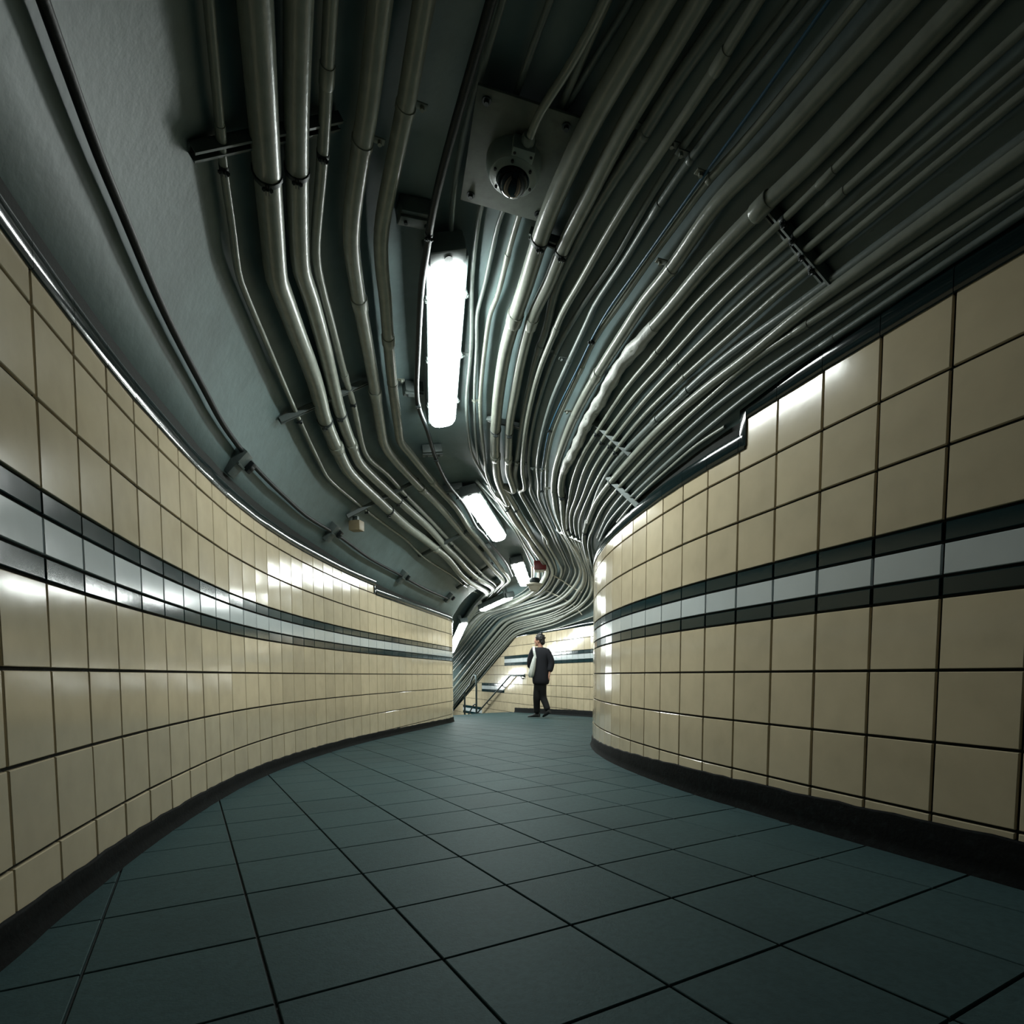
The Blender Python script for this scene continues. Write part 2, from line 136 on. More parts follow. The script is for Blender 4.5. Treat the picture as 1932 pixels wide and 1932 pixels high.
 'N1': (0.0239, 'pipe', [(1.447, 1.659, 2.13), (1.385, 1.811, 2.127), (1.31, 1.996, 2.123), (1.216, 2.225, 2.118), (1.131, 2.437, 2.114), (1.032, 2.721, 2.098), (0.924, 3.029, 2.095), (0.8, 3.474, 2.082), (0.654, 4.277, 2.057), (0.599, 4.785, 2.04), (0.588, 5.265, 2.012), (0.584, 5.199, 2.022), (0.591, 5.558, 2.0), (0.608, 5.765, 1.98), (0.675, 6.074, 1.901), (1.02, 8.671, 2.219), (1.159, 9.549, 2.191), (1.217, 10.09, 2.133), (1.207, 10.643, 2.062), (1.097, 11.281, 1.974), (0.92, 11.908, 1.898), (0.688, 12.612, 1.829), (-0.106, 14.571, 1.731), (-0.262, 14.901, 1.655), (-2.307, 19.474, -0.305)], [], [2.772, 4.149]),
 'N2': (0.0145, 'pipe', [(1.482, 1.67, 2.06), (1.416, 1.827, 2.063), (1.335, 2.018, 2.065), (1.234, 2.255, 2.067), (1.146, 2.465, 2.07), (1.047, 2.725, 2.076), (0.955, 3.016, 2.055), (0.834, 3.478, 2.029), (0.698, 4.243, 1.998), (0.642, 4.764, 1.979), (0.633, 5.232, 1.943), (0.629, 5.417, 1.943), (0.651, 5.732, 1.913), (0.702, 5.98, 1.847), (0.762, 6.236, 1.773), (1.22, 9.547, 2.156), (1.306, 10.207, 2.059), (1.268, 10.822, 1.969), (1.124, 11.447, 1.891), (0.932, 12.051, 1.826), (0.695, 12.726, 1.765), (-0.079, 14.601, 1.69), (-0.235, 14.928, 1.617), (-2.322, 19.599, -0.383)], [0.863], [2.729]),
 'O2': (0.0137, 'pipe', [(1.485, 1.686, 2.054), (1.422, 1.844, 2.047), (1.346, 2.037, 2.039), (1.25, 2.278, 2.028), (1.173, 2.472, 2.02), (1.066, 2.767, 2.018), (0.97, 3.057, 2.007), (0.865, 3.472, 1.981), (0.75, 4.099, 1.954), (0.688, 4.639, 1.926), (0.676, 5.243, 1.874)], [], []),
 'O3': (0.0135, 'pipe', [(1.504, 1.693, 2.006), (1.44, 1.854, 2.0), (1.361, 2.051, 1.993), (1.263, 2.298, 1.984), (1.106, 2.714, 1.974), (1.018, 2.989, 1.956), (0.916, 3.364, 1.931), (0.772, 4.117, 1.901), (0.702, 4.731, 1.88), (0.692, 5.219, 1.845)], [0.763], []),
 'R': (0.0103, 'pipe', [(1.03, 3.019, 1.909), (0.959, 3.247, 1.909), (0.888, 3.557, 1.893), (0.831, 3.853, 1.882), (0.799, 4.048, 1.873), (0.741, 4.573, 1.839)], [], []),
 'S': (0.0122, 'pipe', [(1.427, 10.972, 1.79), (1.206, 11.628, 1.753), (0.979, 12.225, 1.721), (0.706, 12.922, 1.683), (0.04, 14.61, 1.666), (-0.135, 14.84, 1.649), (-1.241, 17.368, 0.563), (-1.972, 19.014, -0.142)], [], []),
 'C2': (0.0156, 'black', [(-1.058, 1.349, 2.173), (-1.124, 1.518, 2.16), (-1.213, 1.754, 2.139), (-1.286, 1.969, 2.129), (-1.389, 2.279, 2.105), (-1.457, 2.506, 2.092), (-1.528, 2.769, 2.078), (-1.58, 2.97, 2.068), (-1.664, 3.309, 2.045), (-1.738, 3.707, 2.036), (-1.77, 3.918, 2.029), (-1.83, 4.582, 2.023), (-1.847, 5.072, 2.013), (-1.833, 5.458, 2.021), (-1.811, 5.824, 2.025), (-1.74, 6.758, 1.987), (-1.598, 7.675, 1.964), (-1.447, 8.626, 1.934), (-1.245, 9.799, 1.932)], [], []),
 'V': (0.0159, 'camconduit', [(0.296, 1.868, 2.773), (0.253, 1.981, 2.77), (0.197, 2.096, 2.767), (0.14, 2.199, 2.766), (0.07, 2.312, 2.765), (0.045, 2.375, 2.763), (0.033, 2.408, 2.762)], [], []),
 'X1': (0.0085, 'thin', [(0.51, 10.244, 2.422), (0.61, 10.372, 2.388), (0.772, 10.518, 2.319), (0.933, 10.614, 2.229), (1.08, 10.535, 2.152)], [], []),
 'X2': (0.0076, 'thin', [(0.426, 11.472, 2.337), (0.574, 11.502, 2.269), (0.758, 11.446, 2.179), (0.942, 11.403, 2.06), (1.087, 11.389, 1.936), (1.172, 11.409, 1.835)], [], []),
}
EXTRA = {
 'ra': ((-1.122, 2.081, 2.422), (-0.7, 2.354, 2.767), 0.045, 0.03),
 'rb': ((-1.595, 3.921, 2.323), (-1.054, 4.175, 2.711), 0.04, 0.03),
 'rc': ((-1.715, 5.778, 2.203), (-1.05, 6.013, 2.636), 0.04, 0.03),
 'rd': ((-1.375, 7.804, 2.229), (-0.481, 7.64, 2.636), 0.04, 0.03),
 'rd2': ((-1.097, 9.843, 2.115), (-0.478, 9.621, 2.494), 0.04, 0.03),
 're': ((0.952, 2.344, 2.433), (1.187, 2.306, 2.132), 0.035, 0.03),
 'rf': ((0.455, 4.027, 2.389), (0.713, 3.892, 2.095), 0.035, 0.03),
 'rg': ((0.418, 6.931, 2.36), (0.627, 5.839, 1.977), 0.035, 0.03),
 'rh': ((0.633, 4.338, 2.101), (0.814, 4.1, 1.824), 0.035, 0.03),
 'ri': ((0.039, 2.985, 2.817), (0.253, 2.985, 2.743), 0.04, 0.03),
 'rj': ((-0.278, 4.809, 2.719), (0.0, 4.728, 2.622), 0.04, 0.03),
 'ba': ((-0.578, 2.853, 2.816), (-0.44, 2.921, 2.838), 0.1, 0.09),
 'bb': ((-0.865, 4.376, 2.739), (-0.743, 4.434, 2.755), 0.1, 0.09),
 'bc': ((-0.91, 5.42, 2.686), (-0.735, 5.452, 2.707), 0.11, 0.09),
 'bd': ((-0.842, 6.39, 2.643), (-0.635, 6.377, 2.667), 0.11, 0.09),
 'be': ((-0.625, 8.658, 2.51), (-0.385, 8.698, 2.565), 0.11, 0.09),
}
GL, GR = 'conduits on the left half of the vault', 'conduits on the right half of the vault'
PIPE_LABEL = {
 'P1': ('thin grey conduit closest to the left wall, bending alone across the bare vault', 'pipe', GL, 'conduit'),
 'P2': ('thickest grey conduit of the left ceiling set, second pipe from the left wall', 'pipe', GL, 'conduit'),
 'P3': ('thick grey conduit just right of the thickest one, third from the left wall', 'pipe', GL, 'conduit'),
 'P4': ('slim grey conduit to the right of two thick ones, fourth from the left wall', 'pipe', GL, 'conduit'),
 'P5': ('medium grey conduit held by a saddle, fifth from the left wall', 'pipe', GL, 'conduit'),
 'P6': ('medium grey conduit nearest the lamps on their left, sixth from the left wall', 'pipe', GL, 'conduit'),
 'C1': ('black armoured cable running down the middle along the left edge of the lamps', 'cable', None, 'power_cable'),
 'C2': ('black cable sagging between brackets low on the left vault above the wall trim', 'cable', None, 'power_cable'),
 'Q0': ('short thin grey conduit ending at the nearest lamp, left of the camera plate', 'pipe', GR, 'conduit'),
 'A': ('thin grey conduit first to the right of the nearest lamp', 'pipe', GR, 'conduit'),
 'B': ('thin grey conduit third to the right of the nearest lamp, passing behind the camera plate', 'pipe', GR, 'conduit'),
 'B2': ('thinnest dim conduit between the two thin ones right of the nearest lamp', 'pipe', GR, 'conduit'),
 'C': ('thickest conduit right of the lamps, running along the edge of the camera plate', 'pipe', GR, 'conduit'),
 'D': ('thick conduit just right of the one that edges the camera plate', 'pipe', GR, 'conduit'),
 'E': ('dim medium conduit set back behind the two thick ones beside the camera plate', 'pipe', GR, 'conduit'),
 'F': ('bright slim conduit third of the strongly lit ones right of the camera plate', 'pipe', GR, 'conduit'),
 'G': ('dim thin conduit close to the vault, right of the bright slim one', 'pipe', GR, 'conduit'),
 'Hh': ('dim thin conduit just left of the blue cable', 'pipe', GR, 'conduit'),
 'I': ('thin blue cable clipped along the conduits right of the lamps', 'cable', None, 'signal_cable'),
 'J': ('slim conduit just right of the thin blue cable', 'pipe', GR, 'conduit'),
 'K': ('thick smooth conduit left of the wrapped pipe on the right vault', 'pipe', GR, 'conduit'),
 'L': ('thick pipe with torn pale wrapping in the middle of the right vault', 'pipe', GR, 'conduit'),
 'M1': ('first of four equal clamped conduits, the one next to the wrapped pipe', 'pipe', GR, 'conduit'),
 'M2': ('second of four equal clamped conduits right of the wrapped pipe', 'pipe', GR, 'conduit'),
 'M3': ('third of four equal clamped conduits right of the wrapped pipe', 'pipe', GR, 'conduit'),
 'M4': ('last of four equal clamped conduits, the one farthest from the wrapped pipe', 'pipe', GR, 'conduit'),
 'O1': ('dim conduit set back in the gap below the four equal clamped conduits', 'pipe', GR, 'conduit'),
 'N1': ('thick bright conduit of the lower pair above the right wall', 'pipe', GR, 'conduit'),
 'N2': ('slim bright conduit under the thick one of the lower pair above the right wall', 'pipe', GR, 'conduit'),
 'O2': ('dim thin conduit in shadow directly below the lower bright pair', 'pipe', GR, 'conduit'),
 'O3': ('lowest dim conduit in shadow above the black trim of the right wall', 'pipe', GR, 'conduit'),
 'R': ('short bright thin conduit ending at the step in the right wall trim', 'pipe', GR, 'conduit'),
 'S': ('thin conduit lying just above the trim of the far wall and down the stairs', 'pipe', GR, 'conduit'),
 'X1': ('thin pale conduit crossing the pipe bend right of the white dome', 'cable', None, 'thin_cable'),
 'X2': ('thin pale cable curving from the white dome down to the far wall', 'cable', None, 'thin_cable'),
 'V': ('short conduit leading into the top of the security camera', 'pipe', None, 'conduit')}
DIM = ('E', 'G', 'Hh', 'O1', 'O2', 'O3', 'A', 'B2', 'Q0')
RAIL_LABEL = dict(ra='channel rail at the upper left under the near end of the left conduits', rb='channel rail under the left conduits beside the nearest lamp', rc='channel rail under the left conduits beside the second lamp',
 rd='channel rail under the left conduits just past the second lamp', rd2='farthest channel rail under the left conduits', re='channel rail with two open ends under the four equal conduits, upper right', rf='channel rail under the four equal conduits beside the wrapped pipe',
 rg='channel rail where the four equal conduits bunch together', rh='short channel rail touching the right wall trim', ri='short channel rail at the lower edge of the camera plate', rj='channel rail under the two thick conduits beside the nearest lamp')
BOX_LABEL = dict(ba='mounting block at the upper end of the nearest lamp', bb='mounting block at the lower left of the nearest lamp', bc='mounting block between the nearest and the second lamp', bd='mounting block at the upper end of the second lamp', be='mounting block between the second and third lamp')
CABLE_BOX = dict(ca=((-1.765, 3.728, 2.008), 'largest cable bracket on the left vault, nearest the viewer'), cb=((-1.816, 5.68, 2.051), 'second cable bracket on the left vault, beside the beige sensor box'),
 cc=((-1.575, 7.801, 1.985), 'third cable bracket on the left vault, above the trim step'), cd=((-1.208, 9.858, 1.984), 'farthest cable bracket at the end of the left vault'))
LAMPS = [
 ((-0.38, 3.104, 2.74), (-0.631, 4.729, 2.651), 'nearest and largest lit ceiling lamp, right beside the black cable'),
 ((-0.55, 6.382, 2.572), (-0.31, 8.01, 2.514), 'second lit ceiling lamp, slanting to the right'),
 ((-0.078, 9.556, 2.464), (0.061, 11.261, 2.407), 'third lit ceiling lamp, just left of the white dome'),
 ((-0.27, 11.916, 2.231), (-0.875, 13.187, 2.139), 'fourth lit ceiling lamp, seen edge-on below the white dome'),
 ((-1.38, 13.754, 1.874), (-1.886, 15.226, 1.248), 'farthest lit lamp, half hidden by the end of the left wall'),
 ((-2.75, 17.2, 0.86), (-3.35, 18.6, 0.26), 'added unseen lamp over the lower stairs, behind the left wall end'),  # added out of sight to brighten the stairs and far wall
]
SADDLED = ('P5', 'P6', 'E', 'F', 'G', 'Hh', 'J', 'K', 'A', 'B')

# ---------------------------------------------------------------- materials
def mat(name, col, rough=.5, metal=0.0, var=0.0, bump=0.0, bscale=40.0, stain=0.0, sscale=3.0, stain_col=None, obj_var=0.0, coat=0.0, spec=None, tint=None):
    m = bpy.data.materials.new(name); m.use_nodes = True
    nt = m.node_tree; N = nt.nodes; Lk = nt.links
    b = N['Principled BSDF']
    b.inputs['Roughness'].default_value = rough; b.inputs['Metallic'].default_value = metal
    if coat: b.inputs['Coat Weight'].default_value = coat
    if spec is not None: b.inputs['Specular IOR Level'].default_value = spec
    if tint: b.inputs['Specular Tint'].default_value = (*tint, 1)
    geo = N.new('ShaderNodeNewGeometry')
    rgb = N.new('ShaderNodeRGB'); rgb.outputs[0].default_value = (*col, 1); out = rgb.outputs[0]
    def noise(scale, detail=4):
        n = N.new('ShaderNodeTexNoise'); n.inputs['Scale'].default_value = scale; n.inputs['Detail'].default_value = detail
        Lk.new(geo.outputs['Position'], n.inputs['Vector']); return n
    def mix(a, fac, colb, mode='MIX'):
        x = N.new('ShaderNodeMix'); x.data_type = 'RGBA'; x.blend_type = mode
        Lk.new(fac, x.inputs[0]); Lk.new(a, x.inputs[6]); x.inputs[7].default_value = (*colb, 1); return x.outputs[2]
    def ramp(v, a, c):
        r = N.new('ShaderNodeMapRange'); r.inputs[1].default_value = a; r.inputs[2].default_value = c
        Lk.new(v, r.inputs[0]); return r.outputs[0]
    if var:
        out = mix(out, ramp(noise(bscale * .35).outputs['Fac'], .35, .75), tuple(c * (1 - var) for c in col))
    if stain:
        n = ramp(noise(sscale, 6).outputs['Fac'], .5, .72)
        mm = N.new('ShaderNodeMath'); mm.operation = 'MULTIPLY'; Lk.new(n, mm.inputs[0]); mm.inputs[1].default_value = stain
        out = mix(out, mm.outputs[0], stain_col or tuple(c * .45 for c in col))
    if obj_var:
        oi = N.new('ShaderNodeObjectInfo'); h = N.new('ShaderNodeHueSaturation')
        r = N.new('ShaderNodeMapRange'); r.inputs[3].default_value = 1 - obj_var; r.inputs[4].default_value = 1 + obj_var
        Lk.new(oi.outputs['Random'], r.inputs[0]); Lk.new(r.outputs[0], h.inputs['Value']); Lk.new(out, h.inputs['Color']); out = h.outputs[0]
    Lk.new(out, b.inputs['Base Color'])
    if bump:
        bp = N.new('ShaderNodeBump'); bp.inputs['Strength'].default_value = bump; bp.inputs['Distance'].default_value = .004
        Lk.new(noise(bscale).outputs['Fac'], bp.inputs['Height']); Lk.new(bp.outputs[0], b.inputs['Normal'])
    return m

M = {}
M['tile'] = mat('cream_glaze', (.56, .475, .325), .13, var=.12, bump=.05, bscale=22, obj_var=.06)
M['tile_dark'] = mat('dark_green_glaze', (.004, .022, .026), .12, bump=.05, bscale=22)
M['tile_white'] = mat('white_glaze', (.50, .55, .56), .14, var=.06, bump=.05, bscale=22, obj_var=.04)
M['trim'] = mat('black_glaze', (.004, .011, .012), .10, bump=.04, bscale=30)
M['grout'] = mat('dark_grout', (.006, .009, .007), .9, var=.4, bump=.3, bscale=150)
M['base'] = mat('black_skirting', (.0015, .0025, .0025), .7, spec=.08, bump=.4, bscale=60, stain=.4, sscale=30, stain_col=(.010, .016, .016))
M['floor'] = mat('slate_floor_tile', (.036, .066, .069), .62, spec=.11, tint=(.6, .95, 1.0), var=.25, bump=.22, bscale=160, stain=.35, sscale=2.2, obj_var=.07)
M['floor_grout'] = mat('floor_grout', (.014, .022, .022), .85, var=.3, bump=.2, bscale=120)
M['ceil'] = mat('painted_vault', (.125, .180, .182), .50, var=.14, bump=.35, bscale=26, stain=.45, sscale=2.6)
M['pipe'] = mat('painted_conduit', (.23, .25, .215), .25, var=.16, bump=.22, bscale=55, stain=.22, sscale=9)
M['pipe_shaded'] = mat('painted_conduit_shaded', (.15, .18, .17), .33, var=.2, bump=.22, bscale=55, stain=.3, sscale=9)  # same conduit paint with shade put into the colour, for the dim runs
M['clamp'] = mat('dark_clamp', (.020, .030, .030), .5, metal=.3, var=.3, bump=.2, bscale=200)
M['steel'] = mat('painted_channel', (.10, .125, .12), .45, metal=.2, var=.2, bump=.15, bscale=90)
M['black'] = mat('black_rubber', (.004, .007, .008), .5, spec=.3, bump=.2, bscale=120)
M['blue'] = mat('blue_sheath', (.01, .07, .13), .4, bump=.1, bscale=120)
M['housing'] = mat('grey_lamp_body', (.10, .125, .125), .45, var=.15, bump=.1, bscale=90)
M['plate'] = mat('painted_plate', (.13, .15, .13), .6, spec=.2, var=.15, bump=.2, bscale=60, stain=.4, sscale=14)
M['camera'] = mat('painted_camera_body', (.16, .205, .19), .42, var=.12, bump=.12, bscale=90)
M['glass'] = mat('smoked_dome', (.002, .004, .006), .03, coat=.5)
M['hole'] = mat('dark_recess', (.003, .005, .005), .8)
M['white'] = mat('off_white_plastic', (.62, .58, .48), .4, var=.08, bump=.05, bscale=60)
M['red'] = mat('red_paint', (.16, .008, .008), .4, bump=.05, bscale=60)
M['beige'] = mat('beige_plastic', (.34, .28, .17), .5, var=.15, bump=.1, bscale=60)
M['rail'] = mat('dark_steel_rail', (.035, .055, .058), .30, metal=.5, var=.2, bump=.1, bscale=80)
M['step'] = mat('grey_step', (.12, .15, .15), .6, var=.25, bump=.25, bscale=90)
M['wrap'] = mat('pale_wrapping', (.42, .44, .41), .42, var=.25, bump=.8, bscale=45, stain=.3, sscale=16)
M['skin'] = mat('skin', (.42, .22, .15), .5, var=.08, bump=.05, bscale=200)
M['hair'] = mat('black_hair', (.008, .007, .007), .55, bump=.5, bscale=120)
M['jacket'] = mat('navy_black_cloth', (.003, .004, .008), .9, var=.3, bump=.3, bscale=90)
M['trousers'] = mat('black_cloth', (.002, .003, .004), .9, var=.3, bump=.3, bscale=90)
M['shoe'] = mat('dark_shoe', (.012, .014, .016), .6, bump=.1, bscale=90)
M['sole'] = mat('pale_sole', (.45, .45, .42), .6, bump=.1, bscale=90)
M['canvas'] = mat('white_canvas', (.62, .66, .62), .8, var=.15, bump=.3, bscale=120)
lm = bpy.data.materials.new('lit_diffuser'); lm.use_nodes = True
_b = lm.node_tree.nodes['Principled BSDF']
_b.inputs['Base Color'].default_value = (.8, .8, .8, 1); _b.inputs['Emission Color'].default_value = (.93, 1.0, .965, 1)
_b.inputs['Emission Strength'].default_value = LAMP_STRENGTH
M['lit'] = lm

# ---------------------------------------------------------------- object helpers
def link(name, mesh, parent=None):
    o = bpy.data.objects.new(name, mesh); COL.objects.link(o)
    if parent is not None: o.parent = parent
    return o
def empty(name, loc=(0, 0, 0), rot=None):
    o = bpy.data.objects.new(name, None); COL.objects.link(o); o.location = loc
    if rot is not None: o.rotation_mode = 'QUATERNION'; o.rotation_quaternion = rot
    return o
def tag(o, label, cat, group=None):
    o['label'] = label; o['category'] = cat
    if group: o['group'] = group
    return o
def mesh(name, v, f, m, smooth=False, sharp=None):
    me = bpy.data.meshes.new(name); me.from_pydata([tuple(p) for p in v], [], f); me.materials.append(m)
    bm = bmesh.new(); bm.from_mesh(me); bmesh.ops.recalc_face_normals(bm, faces=bm.faces)
    if smooth:
        for fc in bm.faces: fc.smooth = True
        for e in bm.edges:
            if len(e.link_faces) == 2 and e.calc_face_angle(0) > (sharp or .7): e.smooth = False
    bm.to_mesh(me); bm.free()
    return me
def struct(name, me):
    o = link(name, me); o['kind'] = 'structure'; return o

def box_vf(cx, cy, cz, sx, sy, sz, bev=0.0):
    bm = bmesh.new(); bmesh.ops.create_cube(bm, size=1.0)
    bmesh.ops.scale(bm, vec=(sx, sy, sz), verts=bm.verts); bmesh.ops.translate(bm, vec=(cx, cy, cz), verts=bm.verts)
    if bev: bmesh.ops.bevel(bm, geom=bm.edges[:], offset=bev, segments=2, affect='EDGES', profile=.6)
    v = [p.co.copy() for p in bm.verts]; bm.verts.index_update(); f = [[q.index for q in fc.verts] for fc in bm.faces]; bm.free()
    return v, f
class MB:
    """collects shapes for one mesh"""
    def __init__(self): self.v = []; self.f = []
    def add(self, v, f, mtx=None):
        n = len(self.v); self.v += [(mtx @ Vector(p)) if mtx else Vector(p) for p in v]; self.f += [[i + n for i in q] for q in f]; return self
    def box(self, c, s, bev=0.0, mtx=None): return self.add(*box_vf(*c, *s, bev), mtx)
    def lathe(self, prof, n=20, mtx=None, cap=True):
        v = []; f = []
        for r, z in prof:
            for i in range(n): a = 2 * math.pi * i / n; v.append((r * math.cos(a), r * math.sin(a), z))
        for k in range(len(prof) - 1):
            for i in range(n): j = (i + 1) % n; f.append([k * n + i, k * n + j, (k + 1) * n + j, (k + 1) * n + i])
        if cap:
            f.append(list(range(n))[::-1]); f.append([(len(prof) - 1) * n + i for i in range(n)])
        return self.add(v, f, mtx)
    def tube(self, pts, r, n=12, cap=True):
        self.add(*tube_vf(pts, r, n, cap)); return self
    def build(self, name, m, parent=None, smooth=True, sharp=.7):
        return link(name, mesh(name, self.v, self.f, m, smooth, sharp), parent)
    def mesh(self, name, m, smooth=True, sharp=.7): return mesh(name, self.v, self.f, m, smooth, sharp)

def smooth_path(P, step):
    """centripetal Catmull-Rom through 3-D points, resampled about every 'step'"""
    P = [Vector(p) for p in P]; Q = [P[0] * 2 - P[1]] + P + [P[-1] * 2 - P[-2]]; out = []
    for i in range(1, len(Q) - 2):
        p0, p1, p2, p3 = Q[i - 1:i + 3]
        t0 = 0; t1 = t0 + max((p1 - p0).length, 1e-5) ** .5; t2 = t1 + max((p2 - p1).length, 1e-5) ** .5; t3 = t2 + max((p3 - p2).length, 1e-5) ** .5
        n = max(2, int((p2 - p1).length / step))
        for k in range(n):
            t = t1 + (t2 - t1) * k / n
            a1 = p0 * ((t1 - t) / (t1 - t0)) + p1 * ((t - t0) / (t1 - t0)); a2 = p1 * ((t2 - t) / (t2 - t1)) + p2 * ((t - t1) / (t2 - t1)); a3 = p2 * ((t3 - t) / (t3 - t2)) + p3 * ((t - t2) / (t3 - t2))
            b1 = a1 * ((t2 - t) / (t2 - t0)) + a2 * ((t - t0) / (t2 - t0)); b2 = a2 * ((t3 - t) / (t3 - t1)) + a3 * ((t - t1) / (t3 - t1))
            out.append(b1 * ((t2 - t) / (t2 - t1)) + b2 * ((t - t1) / (t2 - t1)))
    out.append(P[-1]); return out
def even_out(p, n):
    for _ in range(n): p = [p[0]] + [(p[i - 1] + p[i] * 2 + p[i + 1]) / 4 for i in range(1, len(p) - 1)] + [p[-1]]
    return p
def frames(pts):
    T = []
    for i in range(len(pts)):
        d = pts[min(i + 1, len(pts) - 1)] - pts[max(i - 1, 0)]; T.append(d.normalized())
    up = Vector((0, 0, 1))
    if abs(T[0].dot(up)) > .95: up = Vector((1, 0, 0))
    n = (up - T[0] * up.dot(T[0])).normalized(); F = []
    for t in T:
        n = (n - t * n.dot(t)).normalized(); F.append((t, n, t.cross(n)))
    return F
def tube_vf(pts, r, n=12, cap=True):
    pts = [Vector(p) for p in pts]; F = frames(pts); v = []; f = []
    for i, (p, (t, a, b)) in enumerate(zip(pts, F)):
        rr = r(i) if callable(r) else r
        for k in range(n):
            an = 2 * math.pi * k / n; q = rr(an) if callable(rr) else rr
            v.append(p + a * (math.cos(an) * q) + b * (math.sin(an) * q))
    for i in range(len(pts) - 1):
        for k in range(n): j = (k + 1) % n; f.append([i * n + k, i * n + j, (i + 1) * n + j, (i + 1) * n + k])
    if cap: f.append(list(range(n))[::-1]); f.append([(len(pts) - 1) * n + k for k in range(n)])
    return v, f
def orient(loc, xdir, up=Vector((0, 0, 1))):
    x = Vector(xdir).normalized(); y = up.cross(x).normalized(); z = x.cross(y)
    return Matrix.Translation(Vector(loc)) @ Matrix((x, y, z)).transposed().to_4x4()

# ---------------------------------------------------------------- room shell: ceiling, floor, walls
def grid_mesh(name, rows, m, smooth=True):
    n = len(rows[0]); v = [p for r in rows for p in r]
    f = [[i * n + j, i * n + j + 1, (i + 1) * n + j + 1, (i + 1) * n + j] for i in range(len(rows) - 1) for j in range(n - 1)]
    return mesh(name, v, f, m, smooth, 1.2)
struct('ceiling', grid_mesh('ceiling', ceiling_grid(), M['ceil']))

NOSE_L, NOSE_R = LW.near((-2.55, 13.2)), RW.near((-.28, 15.22))
def floor_rows():
    rows = []; prs = [(LW.near(a), RW.near(b)) for a, b, *_ in STATIONS[:12]] + [(NOSE_L, NOSE_R)]
    for sl, sr in catmull(prs, 5):
        a = LW.at(sl); b = RW.at(sr)
        rows.append([(a[0] + (b[0] - a[0]) * u, a[1] + (b[1] - a[1]) * u) for u in [k / 14 * 1.04 - .02 for k in range(15)]])
    return rows
frows = floor_rows()
floor = struct('floor', grid_mesh('floor', [[(x, y, floor_z(x, y) - .009) for x, y in r] for r in frows], M['floor_grout']))
def inside(x, y):
    p = [r[0] for r in frows] + [r[-1] for r in frows[::-1]]; c = False; j = len(p) - 1
    for i in range(len(p)):
        if (p[i][1] > y) != (p[j][1] > y) and x < (p[j][0] - p[i][0]) * (y - p[i][1]) / (p[j][1] - p[i][1]) + p[i][0]: c = not c
        j = i
    return c

def slab(w, h, th, bev=.0022):
    """a tile: x across, z up, front face at +y, thin bevel"""
    x, z = w / 2, h / 2; v = []
    for yy, i in ((0, 0), (th - bev, 0), (th, bev)):
        v += [(-x + i, yy, -z + i), (x - i, yy, -z + i), (x - i, yy, z - i), (-x + i, yy, z - i)]
    f = [[8, 9, 10, 11]]
    for k in (0, 4): f += [[k + i, k + (i + 1) % 4, k + 4 + (i + 1) % 4, k + 4 + i] for i in range(4)]
    return v, f

# floor tiles
FS, FYAW, FOX, FOY = .35972, .52328, -.00322, .9884
fc_, fs_ = math.cos(FYAW), math.sin(FYAW)
cells = []
for ia in range(-25, 36):
    for ib in range(-25, 42):
        a, b = ia + .5, ib + .5
        x = FOX + FS * (a * fc_ - b * fs_); y = FOY + FS * (a * fs_ + b * fc_)
        if -1.4 < y < 15.4 and (inside(x, y) or any(inside(x + dx, y + dy) for dx, dy in ((.2, 0), (-.2, 0), (0, .2), (0, -.2)))): cells.append((math.hypot(x, y - .9), x, y))
cells.sort()
v_, f_ = slab(FS - .007, FS - .007, .009, .0016)
fl_me = mesh('floor_tile', [(x, z, y - .009) for x, y, z in v_], f_, M['floor'])
rest = MB()
def floor_mtx(x, y):
    e = .05
    nx = -(floor_z(x + e, y) - floor_z(x - e, y)) / (2 * e); ny = -(floor_z(x, y + e) - floor_z(x, y - e)) / (2 * e)
    n = Vector((nx, ny, 1)).normalized(); ax = Vector((fc_, fs_, 0)); ax = (ax - n * ax.dot(n)).normalized(); ay = n.cross(ax)
    return Matrix.Translation((x, y, floor_z(x, y) + random.uniform(-.0006, .0006))) @ Matrix((ax, ay, n)).transposed().to_4x4()
for k, (d, x, y) in enumerate(cells):
    if k < 300:
        o = link('tile', fl_me, floor); o.matrix_local = floor_mtx(x, y)
    else: rest.add([(p[0], p[2], p[1] - .009) for p in v_], f_, floor_mtx(x, y))
if rest.v:
    o = rest.build('distant_tiles', M['floor'], floor, smooth=False); o['kind'] = 'stuff'

# walls --------------------------------------------------------------
GAP, TT = .0105, .011
def wall_frame(path, s, w, side):
    a = Vector((*path.at(s - w / 2), 0)); b = Vector((*path.at(s + w / 2), 0)); x = (b - a).normalized()
    n = Vector((x.y, -x.x, 0)) if side == 'L' else Vector((-x.y, x.x, 0))
    return (a + b) / 2, x, n
def backing(path, s0, s1, z0, z1, side, name, step=.1):
    rows = []; n = int((s1 - s0) / step)
    for i in range(n + 1):
        s = s0 + (s1 - s0) * i / n; p, x, nn = wall_frame(path, s, .06, side)
        zb = z0(s); zt = z1(s); back = p - nn * .12
        rows.append([(back.x, back.y, zb), (p.x, p.y, zb), (p.x, p.y, zt), (back.x, back.y, zt)])
    return struct(name, grid_mesh(name, rows, M['grout'], True))
tile_cache = {}
def tile_mesh(w, h, kind):
    key = (round(w, 4), round(h, 4), kind)
    if key not in tile_cache:
        v, f = slab(w - GAP, h - GAP, TT); tile_cache[key] = mesh(kind, v, f, M[kind])
    return tile_cache[key]
